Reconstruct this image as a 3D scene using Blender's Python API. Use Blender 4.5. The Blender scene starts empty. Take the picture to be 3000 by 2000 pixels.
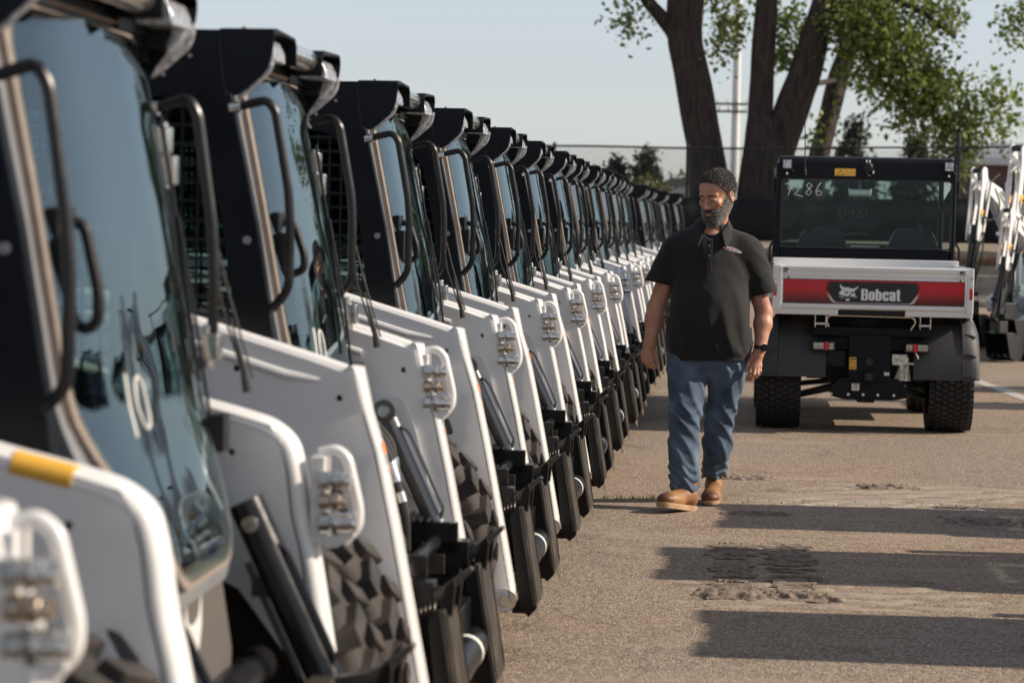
import bpy, bmesh, math, random
import numpy as np
from mathutils import Vector, Matrix, geometry
R = math.radians
sc = bpy.context.scene
col = sc.collection
rnd = random.Random(7)

# ------------------------------------------------------------------ materials
def mat(name, c, rough=.5, metal=0., var=.0, vscale=6., bump=0., bscale=60., coat=0., c2=None, spec=.5, rvar=0., trans=None):
    m = bpy.data.materials.new(name); m.use_nodes = True
    nt = m.node_tree; N = nt.nodes; L = nt.links
    b = N['Principled BSDF']
    b.inputs['Roughness'].default_value = rough
    b.inputs['Metallic'].default_value = metal
    b.inputs['Specular IOR Level'].default_value = spec
    if coat: b.inputs['Coat Weight'].default_value = coat; b.inputs['Coat Roughness'].default_value = .08
    b.inputs['Base Color'].default_value = (*c, 1)
    tc = N.new('ShaderNodeTexCoord')
    if var or c2 or rvar:
        n = N.new('ShaderNodeTexNoise'); n.inputs['Scale'].default_value = vscale; n.inputs['Detail'].default_value = 5
        L.new(tc.outputs['Object'], n.inputs['Vector'])
        if var or c2:
            r = N.new('ShaderNodeValToRGB'); r.color_ramp.elements[0].position = .32; r.color_ramp.elements[1].position = .68
            a = c2 if c2 else tuple(x*(1-var) for x in c)
            bb = c if c2 else tuple(min(1, x*(1+var)) for x in c)
            r.color_ramp.elements[0].color = (*a, 1); r.color_ramp.elements[1].color = (*bb, 1)
            L.new(n.outputs['Fac'], r.inputs[0]); L.new(r.outputs[0], b.inputs['Base Color'])
        if rvar:
            mr = N.new('ShaderNodeMapRange'); mr.inputs[1].default_value = .3; mr.inputs[2].default_value = .7
            mr.inputs[3].default_value = max(0, rough-rvar); mr.inputs[4].default_value = min(1, rough+rvar)
            L.new(n.outputs['Fac'], mr.inputs[0]); L.new(mr.outputs[0], b.inputs['Roughness'])
    if bump:
        n2 = N.new('ShaderNodeTexNoise'); n2.inputs['Scale'].default_value = bscale; n2.inputs['Detail'].default_value = 4
        L.new(tc.outputs['Object'], n2.inputs['Vector'])
        bp = N.new('ShaderNodeBump'); bp.inputs['Strength'].default_value = bump; bp.inputs['Distance'].default_value = .004
        L.new(n2.outputs['Fac'], bp.inputs['Height']); L.new(bp.outputs[0], b.inputs['Normal'])
    return m

def glassmat(name, tint, rough=.015, ior=1.5, boost=0.):
    m = bpy.data.materials.new(name); m.use_nodes = True
    nt = m.node_tree; N = nt.nodes; L = nt.links; N.clear()
    o = N.new('ShaderNodeOutputMaterial'); mx = N.new('ShaderNodeMixShader')
    t = N.new('ShaderNodeBsdfTransparent'); t.inputs[0].default_value = (*tint, 1)
    g = N.new('ShaderNodeBsdfGlossy'); g.inputs['Roughness'].default_value = rough; g.inputs['Color'].default_value = (.54, .66, .72, 1)
    lw = N.new('ShaderNodeLayerWeight'); lw.inputs['Blend'].default_value = .5
    # Schlick on |cos|, two faces of a pane
    p = N.new('ShaderNodeMath'); p.operation = 'POWER'; p.inputs[1].default_value = 3.4
    L.new(lw.outputs['Facing'], p.inputs[0])
    mr = N.new('ShaderNodeMapRange'); mr.inputs[3].default_value = .08+boost; mr.inputs[4].default_value = 1.
    L.new(p.outputs[0], mr.inputs[0])
    L.new(mr.outputs[0], mx.inputs[0]); L.new(t.outputs[0], mx.inputs[1]); L.new(g.outputs[0], mx.inputs[2])
    n = N.new('ShaderNodeTexNoise'); n.inputs['Scale'].default_value = 1.8
    tc = N.new('ShaderNodeTexCoord'); L.new(tc.outputs['Object'], n.inputs['Vector'])
    bp = N.new('ShaderNodeBump'); bp.inputs['Strength'].default_value = .25; bp.inputs['Distance'].default_value = .02
    L.new(n.outputs['Fac'], bp.inputs['Height']); L.new(bp.outputs[0], g.inputs['Normal'])
    L.new(mx.outputs[0], o.inputs['Surface'])
    return m

M = {}
M['white'] = mat('white_paint', (.81, .805, .79), .32, c2=(.74, .735, .72), vscale=2.2, coat=.5, rvar=.06)
M['dark'] = mat('dark_cab_paint', (.0045, .0065, .0095), .48, var=.2, vscale=5, spec=.22, rvar=.08, bump=.15, bscale=220)
M['black'] = mat('black_plastic', (.010, .010, .011), .5, spec=.35, var=.2, vscale=9, rvar=.1, bump=.2, bscale=150)
M['blackgloss'] = mat('black_gloss_enamel', (.009, .009, .010), .30, spec=.4, var=.25, vscale=14, rvar=.1, bump=.1, bscale=60)
M['frame'] = mat('grey_door_frame', (.30, .31, .32), .35, metal=.35, var=.06, coat=.2)
M['seal'] = mat('dusty_rubber_seal', (.27, .215, .18), .6, var=.12, vscale=30, bump=.3, bscale=200)
M['panel'] = mat('grey_lower_panel', (.13, .118, .108), .45, var=.08)
M['steel'] = mat('bright_zinc_steel', (.80, .79, .76), .19, metal=.95, var=.1, vscale=40, rvar=.1)
M['brass'] = mat('yellow_zinc_fitting', (.72, .60, .47), .25, metal=.95, var=.1, vscale=40)
M['chrome'] = mat('cylinder_rod_chrome', (.75, .76, .78), .14, metal=1.)
M['rubber'] = mat('dusty_tyre_rubber', (.060, .050, .042), .75, var=.25, vscale=12, bump=.4, bscale=60, c2=(.020, .019, .018))
M['hose'] = mat('black_rubber_hose', (.02, .02, .02), .6, bump=.4, bscale=300)
M['rim'] = mat('dark_wheel_rim', (.03, .03, .032), .5, var=.2)
M['yellow'] = mat('yellow_label', (.82, .45, .06), .5, var=.05)
M['orange'] = mat('orange_label', (.85, .28, .10), .5)
M['labelwhite'] = mat('white_label', (.72, .70, .66), .5)
M['ink'] = mat('printed_black', (.02, .02, .02), .5)
M['greyink'] = mat('printed_grey', (.25, .25, .27), .5)
M['red'] = mat('red_reflector', (.62, .012, .02), .3, coat=.5)
M['lens'] = mat('clear_light_lens', (.80, .81, .82), .18, metal=.55, c2=(.30,.30,.32), vscale=60, bump=1., bscale=70)
M['seat'] = mat('black_seat_vinyl', (.02, .02, .021), .45, bump=.2, bscale=90)
M['glass'] = glassmat('cab_glass', (.60, .72, .70), .012, boost=.05)
M['sideglass'] = glassmat('side_window_glass', (.34, .44, .43), .02)
M['rearglass'] = glassmat('tinted_rear_glass', (.62, .75, .73), .02, boost=-.045)

# ------------------------------------------------------------------ mesh builder
class MB:
    def __init__(s): s.v = []; s.f = []; s.m = []
    def add(s, v, f, mi=0):
        o = len(s.v); s.v += [tuple(p) for p in v]; s.f += [tuple(i+o for i in q) for q in f]; s.m += [mi]*len(f); return s
    def box(s, lo, hi, mi=0, rot=None, piv=None):
        x0, y0, z0 = lo; x1, y1, z1 = hi
        v = [Vector(p) for p in ((x0,y0,z0),(x1,y0,z0),(x1,y1,z0),(x0,y1,z0),(x0,y0,z1),(x1,y0,z1),(x1,y1,z1),(x0,y1,z1))]
        if rot is not None:
            c = Vector(piv) if piv is not None else (Vector(lo)+Vector(hi))/2
            v = [rot @ (p-c)+c for p in v]
        return s.add(v, [(0,3,2,1),(4,5,6,7),(0,1,5,4),(1,2,6,5),(2,3,7,6),(3,0,4,7)], mi)
    def bar(s, a, b, w, h, up=(0,0,1), mi=0):
        a = Vector(a); b = Vector(b); d = (b-a).normalized(); u = Vector(up)
        side = d.cross(u)
        if side.length < 1e-4: side = d.cross(Vector((1,0,0)))
        side.normalize(); u = side.cross(d).normalized()
        v = []
        for p in (a, b):
            for sx, sz in ((-1,-1),(1,-1),(1,1),(-1,1)): v.append(p+side*sx*w/2+u*sz*h/2)
        return s.add(v, [(0,3,2,1),(4,5,6,7),(0,1,5,4),(1,2,6,5),(2,3,7,6),(3,0,4,7)], mi)
    def cyl(s, a, b, r0, r1=None, n=16, mi=0, cap=True):
        if r1 is None: r1 = r0
        a = Vector(a); b = Vector(b); d = (b-a).normalized()
        u = d.cross(Vector((0,0,1)))
        if u.length < 1e-3: u = Vector((1,0,0))
        u.normalize(); w = d.cross(u)
        v = []
        for p, r in ((a, r0), (b, r1)):
            for i in range(n):
                t = 2*math.pi*i/n; v.append(p+u*math.cos(t)*r+w*math.sin(t)*r)
        f = [(i, (i+1) % n, n+(i+1) % n, n+i) for i in range(n)]
        if cap: f += [tuple(range(n-1, -1, -1)), tuple(range(n, 2*n))]
        return s.add(v, f, mi)
    def tube(s, pts, r, n=8, mi=0, rc=0., cap=True):
        P = [Vector(p) for p in pts]
        if rc:
            Q = [P[0]]
            for i in range(1, len(P)-1):
                a = P[i-1]-P[i]; b = P[i+1]-P[i]; la = a.length; lb = b.length
                d = min(rc, la*.45, lb*.45); p0 = P[i]+a/la*d; p1 = P[i]+b/lb*d
                for k in range(6):
                    t = k/5; Q.append(p0*(1-t)**2+P[i]*2*t*(1-t)+p1*t*t)
            Q.append(P[-1]); P = Q
        rs = r if isinstance(r, (list, tuple)) else [r]*len(P)
        if len(rs) != len(P): rs = list(np.interp(np.linspace(0, 1, len(P)), np.linspace(0, 1, len(rs)), rs))
        v = []; u = None
        for i, p in enumerate(P):
            d = (P[min(i+1, len(P)-1)]-P[max(i-1, 0)]).normalized()
            if u is None:
                u = d.cross(Vector((0,0,1)))
                if u.length < 1e-3: u = d.cross(Vector((1,0,0)))
            u = (u-d*u.dot(d)).normalized(); w = d.cross(u)
            for k in range(n):
                t = 2*math.pi*k/n; v.append(p+(u*math.cos(t)+w*math.sin(t))*rs[i])
        f = []
        for i in range(len(P)-1):
            for k in range(n): f.append((i*n+k, i*n+(k+1) % n, (i+1)*n+(k+1) % n, (i+1)*n+k))
        if cap: f += [tuple(range(n-1, -1, -1)), tuple(range((len(P)-1)*n, len(P)*n))]
        return s.add(v, f, mi)
    def prism(s, outer, a0, a1, axis='y', holes=(), mi=0, f3=None):
        """extrude a 2-D outline (with holes) between two planes. axis y: pts=(x,z); x: (y,z); z: (x,y)"""
        def P(p, a):
            if f3: return f3(p, a)
            return {'y': (p[0], a, p[1]), 'x': (a, p[0], p[1]), 'z': (p[0], p[1], a)}[axis]
        loops = [list(outer)]+[list(h) for h in holes]
        tri = geometry.tessellate_polygon([[Vector((p[0], p[1], 0)) for p in l] for l in loops])
        flat = [p for l in loops for p in l]; n = len(flat)
        v = [P(p, a0) for p in flat]+[P(p, a1) for p in flat]
        f = [tuple(t) for t in tri]+[tuple(i+n for i in reversed(t)) for t in tri]
        o = 0
        for l in loops:
            k = len(l)
            for i in range(k): f.append((o+i, o+(i+1) % k, n+o+(i+1) % k, n+o+i))
            o += k
        return s.add(v, f, mi)
    def lathe(s, prof, c, axis='y', n=32, mi=0):
        """prof: list (r, a)"""
        v = []; f = []
        for r, a in prof:
            for i in range(n):
                t = 2*math.pi*i/n; x, z = r*math.cos(t), r*math.sin(t)
                p = {'y': (x, a, z), 'x': (a, x, z), 'z': (x, z, a)}[axis]
                v.append((p[0]+c[0], p[1]+c[1], p[2]+c[2]))
        for j in range(len(prof)-1):
            for i in range(n): f.append((j*n+i, j*n+(i+1) % n, (j+1)*n+(i+1) % n, (j+1)*n+i))
        return s.add(v, f, mi)
    def shift(s, d, k0=0):
        for i in range(k0, len(s.v)): s.v[i] = tuple(s.v[i][j]+d[j] for j in range(3))
        return s
    def build(s, name, mats, parent=None, bevel=0., seg=2, angle=35, smooth=True, loc=None):
        me = bpy.data.meshes.new(name); me.from_pydata(s.v, [], s.f)
        mats = mats if isinstance(mats, (list, tuple)) else [mats]
        for m in mats: me.materials.append(M[m] if isinstance(m, str) else m)
        me.polygons.foreach_set('material_index', s.m); me.validate()
        bm = bmesh.new(); bm.from_mesh(me)
        bmesh.ops.remove_doubles(bm, verts=bm.verts, dist=1e-5)
        bmesh.ops.recalc_face_normals(bm, faces=bm.faces)
        if bevel:
            ed = [e for e in bm.edges if len(e.link_faces) == 2 and e.calc_face_angle(0) > R(28)]
            try: bmesh.ops.bevel(bm, geom=ed, offset=bevel, segments=seg, profile=.5, affect='EDGES', clamp_overlap=True)
            except Exception as ex: print('bevel', name, ex)
        bm.to_mesh(me); bm.free()
        if smooth:
            me.polygons.foreach_set('use_smooth', [True]*len(me.polygons)); me.set_sharp_from_angle(angle=R(angle))
            if bevel and len(me.polygons) < 6000:      # area-weighted normals keep big flat faces flat
                fn = [p.normal.copy() for p in me.polygons]; fa = [p.area for p in me.polygons]; vf = [[] for _ in me.vertices]
                for p in me.polygons:
                    for vi in p.vertices: vf[vi].append(p.index)
                nn = []
                for p in me.polygons:
                    for vi in p.vertices:
                        a = Vector((0,0,0)); n0 = fn[p.index]
                        for q in vf[vi]:
                            if n0.dot(fn[q]) > .60: a += fn[q]*fa[q]
                        nn.append(a.normalized() if a.length > 0 else n0)
                me.normals_split_custom_set(nn)
        o = bpy.data.objects.new(name, me); col.objects.link(o)
        if parent: o.parent = parent
        if loc: o.location = loc
        return o

def tag(o, label=None, cat=None, group=None, kind=None):
    if label: o['label'] = label
    if cat: o['category'] = cat
    if group: o['group'] = group
    if kind: o['kind'] = kind
    return o
def empty(name, loc=(0,0,0), rz=0., label=None, cat=None, group=None):
    o = bpy.data.objects.new(name, None); col.objects.link(o); o.location = loc; o.rotation_euler = (0, 0, rz)
    o.empty_display_size = .2
    return tag(o, label, cat, group)
def copy_tree(o, parent=None):
    c = o.copy(); col.objects.link(c); c.parent = parent
    for ch in o.children: copy_tree(ch, c)
    return c
def rrect(x0, z0, x1, z1, r, n=5):
    out = []
    for cx, cz, a0 in ((x1-r, z1-r, 0), (x0+r, z1-r, 90), (x0+r, z0+r, 180), (x1-r, z0+r, 270)):
        for k in range(n+1):
            a = R(a0+90*k/n); out.append((cx+r*math.cos(a), cz+r*math.sin(a)))
    return out
def circ(cx, cz, r, n=20, rz=None):
    rz = rz or r
    return [(cx+r*math.cos(2*math.pi*k/n), cz+rz*math.sin(2*math.pi*k/n)) for k in range(n)]
def roundpoly(pts, r, n=4):
    out = []; k = len(pts)
    rr = r if isinstance(r, (list, tuple)) else [r]*k
    for i in range(k):
        p = Vector(pts[i]); a = Vector(pts[i-1])-p; b = Vector(pts[(i+1) % k])-p
        d = min(rr[i], a.length*.45, b.length*.45)
        if d < 1e-4: out.append(tuple(p)); continue
        p0 = p+a.normalized()*d; p1 = p+b.normalized()*d
        for j in range(n+1):
            t = j/n; q = p0*(1-t)**2+p*2*t*(1-t)+p1*t*t; out.append((q.x, q.y))
    return out
def text_mesh(s, size, sx=1., off=0., ext=.001, name='lettering'):
    c = bpy.data.curves.new('t', 'FONT'); c.body = s; c.size = size; c.offset = off; c.extrude = ext; c.align_x = 'LEFT'; c.space_character = 1.0
    o = bpy.data.objects.new('t', c); col.objects.link(o)
    dg = bpy.context.evaluated_depsgraph_get(); me = bpy.data.meshes.new_from_object(o.evaluated_get(dg))
    col.objects.unlink(o); bpy.data.objects.remove(o); me.name = name
    for v in me.vertices: v.co.x *= sx
    return me
def place_text(me, matn, origin, parent, name='lettering', axis='back'):
    """text plane: x->world +x, y->world +z, facing -y"""
    me.transform(Matrix(((1,0,0,0),(0,0,-1,0),(0,1,0,0),(0,0,0,1)))); me.materials.clear(); me.materials.append(M[matn])
    o = bpy.data.objects.new(name, me); col.objects.link(o); o.parent = parent; o.location = origin
    return o
# ------------------------------------------------------------------ compact loader
X0 = -1.9      # machine origin in row coordinates; profile numbers are row coordinates
def lx(pts): return [(x-X0, z) for x, z in pts]
def LX(x): return x-X0

def make_tyre(r=.45, w=.29, nl=22, chunky=True):
    t = MB(); h = w/2
    rb = r-.034
    t.lathe([(r*.56,-h*.80),(r*.62,-h*.96),(r*.78,-h*1.0),(rb-.02,-h*.93),(rb,-h*.8),(rb+.004,0),(rb,h*.8),(rb-.02,h*.93),(r*.78,h*1.0),(r*.62,h*.96),(r*.56,h*.80),(r*.55,0),(r*.56,-h*.80)], (0,0,0), n=48)
    for k in range(nl):
        for sgn in (-1, 1):
            a0 = 2*math.pi*(k+(.5 if sgn > 0 else 0))/nl
            da = 2*math.pi/nl*(.25 if chunky else .30); sk = .10 if chunky else .06
            v = []
            for (yy, off) in ((sgn*h*1.035, 0), (sgn*h*(.10 if chunky else -.04), sk)):
                for rr, wd in (((rb-.085 if chunky else rb-.04) if abs(yy) > .1 else rb-.01, 1.1), (r-(.008 if abs(yy) > .1 else 0), .86)):
                    for q in (-1, 1):
                        a = a0+off*(1 if chunky else 1.6)+q*da*wd*(1 if chunky or abs(yy) > .05 else .75)
                        v.append((rr*math.cos(a), yy*(1 if rr < r else .97), rr*math.sin(a)))
            # v order: side outer low(-,+), outer high(-,+), inner low, inner high
            t.add(v, [(0,1,3,2),(4,6,7,5),(0,2,6,4),(1,5,7,3),(2,3,7,6),(0,4,5,1)])
    return t
def make_rim(r=.45, w=.29, holes=True):
    m = MB(); h = w/2
    m.lathe([(r*.57,-h*.84),(r*.60,-h*.88),(r*.60,-h*.82),(r*.54,-h*.78),(r*.50,-h*.3),(r*.30,-h*.25),(r*.24,-h*.45),(r*.18,-h*.5),(0.001,-h*.5)], (0,0,0), n=32)
    m.lathe([(r*.57,h*.84),(r*.60,h*.88),(r*.60,h*.82),(r*.54,h*.78),(r*.50,h*.3),(r*.30,h*.25),(0.001,h*.25)], (0,0,0), n=32)
    for k in range(8):
        a = 2*math.pi*k/8; m.cyl((r*.36*math.cos(a), -h*.25, r*.36*math.sin(a)), (r*.36*math.cos(a), -h*.38, r*.36*math.sin(a)), .013, n=6)
    return m

TY = make_tyre(w=.25, nl=24); RI = make_rim(w=.25)
def make_loader(kind, label):
    A = kind == 'A'
    root = empty('compact_loader', (0,0,0), 0, label, 'loader', 'compact loaders parked in the long row on the left')
    hw = .60 if A else .53          # half width of the cab
    ay = .72 if A else .655         # outer face of the lift arms
    at = .10                        # arm thickness
    # chassis and rear hood
    b = MB()
    b.box((LX(-2.75), -.50, .22), (LX(-1.22), .50, .60)); b.box((LX(-2.7), -.44, .60), (LX(-1.40), .44, .95))
    b.box((LX(-1.62), -.44, .30), (LX(-1.10), .44, .42))
    for s in (-1, 1):
        for ax in (-1.24, -2.34): b.cyl((LX(ax), s*.48, .43), (LX(ax), s*.70, .43), .11)
    b.build('chassis', 'black', root, bevel=.015)
    b = MB(); b.prism(roundpoly(lx([(-3.0,.45),(-2.45,.45),(-2.45,1.40),(-2.92,1.34)]), .06), -.60, .60)
    o = b.build('engine_hood', 'white', root, bevel=.02)
    g = MB()
    for k in range(9): g.box((LX(-3.012), -.42, .62+k*.07), (LX(-2.98), .42, .65+k*.07))
    g.build('grille', 'black', o)
    # front footwell panel under the door
    p = MB()
    zb = [(.0, .30), (.0, .88)]
    def fx(z): return -1.10+.06*(1-z/.9)
    bot = [(-.36,.30),(.36,.30),(.40,.62),(.48,1.16),(.46,1.20),(.34,1.05),(.215,.83),(-.215,.83),(-.34,1.05),(-.46,1.20),(-.48,1.16),(-.40,.62)]
    xs = (lambda z: -1.16+.10*max(0, min(1, (1.2-z)/.3))) if not A else (lambda z: -1.17+.12*max(0, min(1, (1.2-z)/.3)))
    p.prism(bot, 0, 1, f3=lambda q, a: (LX(xs(q[1])-.015-.03*a), q[0], q[1]))
    pn = p.build('footwell_panel', 'panel', root, bevel=.008)
    p = MB()   # white animal-head emblem
    hd = [(-.062,.085),(-.040,.045),(-.02,.038),(.0,.036),(.02,.038),(.040,.045),(.062,.085),(.066,.03),(.05,-.01),(.035,-.04),(.018,-.05),(.012,-.085),(-.012,-.085),(-.018,-.05),(-.035,-.04),(-.05,-.01),(-.066,.03)]
    p.prism([(y*1.15, z*1.15+.70) for y, z in hd], 0, 1, f3=lambda q, a: (LX(xs(q[1])-.0135+.002*a), q[0], q[1]))
    p.build('emblem', 'labelwhite', pn)
    # ---- cab frame: roof, side frames with window openings
    f = MB()
    zt = 2.05
    side = [(-2.42,zt),(-1.335,zt),(-1.329,1.90),(-1.316,1.86),(-1.247,1.54),(-1.197,1.246),(-1.165,1.0),(-1.20,.80),(-2.30,.80),(-2.42,1.0)]
    win = roundpoly([(-2.26,1.12),(-1.285,1.12),(-1.335,1.52),(-1.405,1.875),(-2.26,1.875)], [.05,.03,.0,.13,.12], 6)
    for s in (-1, 1):
        y0, y1 = (-hw, -hw+.05) if s < 0 else (hw-.05, hw)
        f.prism(lx(side), y0, y1, holes=[lx(win)])
    f.prism([(-hw+.004,zt-.12),(-hw+.004,zt-.035),(-hw+.03,zt-.002),(hw-.03,zt-.002),(hw-.004,zt-.035),(hw-.004,zt-.12),(hw-.06,zt-.12),(hw-.07,zt-.05),(-hw+.07,zt-.05),(-hw+.06,zt-.12)], LX(-2.415), LX(-1.26), axis='x')
    f.box((LX(-2.41), -hw+.06, 1.0), (LX(-2.36), hw-.06, 1.15)); f.box((LX(-2.41), -hw+.06, 1.85), (LX(-2.36), hw-.06, 1.98))
    f.box((LX(-1.40), -hw+.06, 1.93), (LX(-1.31), hw-.06, 1.995))     # door header
    cab = f.build('cab_frame', 'dark', root, bevel=.007)
    def one_bolt(a_, b_, r_, n_=10):
        q_ = MB(); q_.cyl(a_, b_, r_, n=n_); q_.build('bolt', 'greyink', cab)
    for s in (-1, 1):
        wl_ = MB()
        wl_.tube([(LX(-1.352), s*(hw+.001), 2.04), (LX(-1.345), s*(hw+.001), 1.95), (LX(-1.330), s*(hw+.001), 1.875)], .004, n=6)
        for x, z in ((-1.272,1.50),(-1.43,1.98),(-1.50,1.93)): one_bolt((LX(x), s*(hw-.002), z), (LX(x), s*(hw+.008), z), .011 if z < 1.6 else .006)
        wl_.build('weld_seam', 'black', cab)
    one_bolt((LX(-1.298), -hw+.05, 2.045), (LX(-1.298), -hw+.05, 2.062), .006)
    # side glass and wire guard
    for s in (-1, 1):
        yy = s*(hw-.035)
        g = MB(); g.prism(lx(win), yy, yy+.001); g.v = g.v[:len(g.v)//2]; n = len(g.v); g.f = [q for q in g.f if max(q) < n]; g.m = g.m[:len(g.f)]
        sg = g.build('side_window', 'sideglass', root)
        m = MB()
        yg = s*(hw-.020)
        for k in range(15):
            z = 1.15+k*.05; x1 = np.interp(z, [1.12,1.52,1.8,1.9], [-1.29,-1.34,-1.39,-1.44])
            m.bar((LX(-2.25), yg, z), (LX(x1), yg, z), .006, .009, up=(0,0,1))
        for k in range(22):
            x = -2.22+k*.0425; z1 = 1.86 if x < -1.42 else np.interp(x, [-1.42,-1.285], [1.83,1.14])
            m.bar((LX(x), yg-s*.005, 1.12), (LX(x), yg-s*.005, z1), .006, .007, up=(0,1,0))
        m.build('window_guard', 'black', sg, smooth=False)
    g = MB(); g.add([(LX(-2.39), -hw+.06, 1.15), (LX(-2.39), hw-.06, 1.15), (LX(-2.39), hw-.06, 1.85), (LX(-2.39), -hw+.06, 1.85)], [(0,1,2,3)])
    g.build('rear_window', 'sideglass', root)
    # interior
    i = MB(); i.box((LX(-2.25), -.22, .95), (LX(-1.75), .22, 1.12)); i.box((LX(-2.35), -.22, 1.08), (LX(-2.2), .22, 1.72), rot=Matrix.Rotation(R(-8), 3, 'Y'))
    for s in (-1, 1):
        i.box((LX(-2.2), s*.33-.05, 1.1), (LX(-1.72), s*.33+.05, 1.28)); i.tube([(LX(-1.75), s*.33, 1.25), (LX(-1.68), s*.33, 1.40), (LX(-1.66), s*.32, 1.47)], .022)
    i.build('seat', 'seat', root, bevel=.03)
    i = MB(); i.box((LX(-1.36), hw-.16, 1.15), (LX(-1.30), hw-.07, 1.5)); i.box((LX(-1.5), -.3, 1.9), (LX(-1.38), .3, 1.93)); i.build('display_panel', 'black', root, bevel=.01)
    # ---- light housings in the roof corners
    pl = roundpoly([(-1.352,2.052),(-1.209,2.052),(-1.207,2.02),(-1.212,1.985),(-1.226,1.940),(-1.284,1.890),(-1.313,1.874),(-1.332,1.90)], [0,.004,.01,.01,.02,.02,.01,.01], 3)
    for s in (-1, 1):
        h = MB()
        ya = s*hw
        h.prism(lx(pl), ya, ya+s*.006)
        th = [(s*(hw+.006),2.030),(s*(hw-.004),2.050),(s*(hw-.03),2.056),(s*(hw-.30),2.050),(s*(hw-.325),2.030),(s*(hw-.325),1.975),(s*(hw-.318),1.975),(s*(hw-.318),2.026),(s*(hw-.297),2.043),(s*(hw-.03),2.049),(s*(hw-.0),2.043),(s*(hw+.0),2.026)]
        h.prism(th, LX(-1.352), LX(-1.207), axis='x')
        h.box((LX(-1.35), min(s*(hw-.005), s*(hw-.33)), 1.955), (LX(-1.30), max(s*(hw-.005), s*(hw-.33)), 2.045)); h.box((LX(-1.35), min(s*(hw-.005), s*(hw-.06)), 1.90), (LX(-1.305), max(s*(hw-.005), s*(hw-.06)), 1.96))
        ho = h.build('light_housing', 'dark', root)
        l = MB()
        l.prism(lx([(-1.300,2.030),(-1.232,2.030),(-1.217,2.00),(-1.214,1.972),(-1.300,1.975)]), s*(hw-.012), s*(hw-.20))
        l.prism(lx([(-1.258,1.985),(-1.205,1.990),(-1.211,1.955),(-1.221,1.934),(-1.279,1.883),(-1.308,1.865),(-1.303,1.882),(-1.274,1.925)]), s*(hw-.001), s*(hw-.020))
        l.prism(lx([(-1.250,1.985),(-1.213,1.985),(-1.226,1.952),(-1.262,1.920),(-1.262,1.94)]), s*(hw-.020), s*(hw-.055))
        l.build('lens', 'lens', ho, bevel=.005, seg=2)
    b = MB(); b.cyl((LX(-1.255), -hw+.33, 2.018), (LX(-1.255), hw-.33, 2.018), .034, n=18); b.build('roof_light_bar', 'steel', root)
    # ---- door
    def dx(z): 
        xs_ = [(.82,-1.075),(.9,-1.085),(1.16,-1.150),(1.22,-1.160),(1.6,-1.234),(1.84,-1.284),(1.99,-1.318)]
        if A: xs_ = [(.82,-1.045),(.9,-1.055),(1.1,-1.13),(1.2,-1.16),(1.6,-1.234),(1.84,-1.284),(1.99,-1.318)]
        return float(np.interp(z, [q[0] for q in xs_], [q[1] for q in xs_]))
    dw = hw-.10
    outl = [(-dw,1.965),(dw,1.965),(dw+.02,1.18),(.22,.84),(-.22,.84),(-dw-.02,1.18)]
    def ring(off): 
        c = [( -dw+off,1.965-off),(dw-off,1.965-off),(dw+.02-off,1.18+off*.3),(.22-off*.8,.84+off),(-.22+off*.8,.84+off),(-dw-.02+off,1.18+off*.3)]
        return roundpoly(c, [.10,.10,.12,.05,.05,.12], 6)
    def f3(bias): return lambda q, a: (LX(dx(q[1])+bias+a+.032*(1-min(1, abs(q[0])/dw)**4)), q[0], q[1])
    # densify rings so they follow the curve of the pane
    def dens(l, m=.05):
        out = []
        for i in range(len(l)):
            a = Vector(l[i]); b_ = Vector(l[(i+1) % len(l)]); k = max(1, int((b_-a).length/m))
            for j in range(k): q = a.lerp(b_, j/k); out.append((q.x, q.y))
        return out
    d = MB(); d.prism(dens(ring(-.035)), -.03, .0, holes=[dens(ring(.006))], f3=f3(-.030))
    door = d.build('door', 'frame', root, bevel=.003)
    d = MB(); d.prism(dens(ring(.001)), -.012, .004, holes=[dens(ring(.024))], f3=f3(-.018))
    d.build('door_seal', 'seal', door, bevel=.003)
    # glass sheet grid
    ol = ring(.014); zs = sorted(set([round(q[1], 4) for q in ol])); zs = list(np.linspace(min(zs), max(zs), 44))
    def halfw(z):
        best = 0
        for i in range(len(ol)):
            a, b_ = ol[i], ol[(i+1) % len(ol)]
            if (a[1]-z)*(b_[1]-z) <= 0 and abs(a[1]-b_[1]) > 1e-9:
                t = (z-a[1])/(b_[1]-a[1]); best = max(best, a[0]+t*(b_[0]-a[0]))
        return best
    g = MB(); nn = 17; v = []
    for z in zs:
        hwz = halfw(z) or .02
        for k in range(nn):
            y = -hwz+2*hwz*k/(nn-1); e = abs(y)/dw
            v.append((LX(dx(z)-.008+.032*(1-min(1, e)**4)), y, z))
    g.add(v, [(j*nn+k, j*nn+k+1, (j+1)*nn+k+1, (j+1)*nn+k) for j in range(len(zs)-1) for k in range(nn-1)])
    g.build('door_glass', 'glass', door, angle=60)
    h = MB()   # inside latch handle: dark plate with a loop
    hx = lambda z: dx(z)+.018
    h.box((LX(dx(1.545)-.05), -dw+.03, 1.52), (LX(dx(1.545)+.012), -dw+.14, 1.575)); h.box((LX(dx(1.45)-.02), -dw+.03, 1.40), (LX(dx(1.45)+.012), -dw+.07, 1.52))
    h.tube([(LX(hx(1.55)-.02), -dw+.10, 1.55), (LX(hx(1.54)+.020), -dw+.10, 1.545), (LX(hx(1.46)+.034), -dw+.10, 1.46-.04*A), (LX(hx(1.42)+.026), -dw+.10, 1.42-.06*A), (LX(hx(1.41)-.02), -dw+.10, 1.405-.06*A)], .012, rc=.03)
    h.build('latch_handle', 'black', door, bevel=.004)
    wp = MB()
    wp.tube([(LX(dx(1.12)+.01), dw-.06, 1.10), (LX(dx(1.3)+.018), dw-.05, 1.30), (LX(dx(1.55)+.012), dw-.03, 1.56)], .004, n=6)
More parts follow.
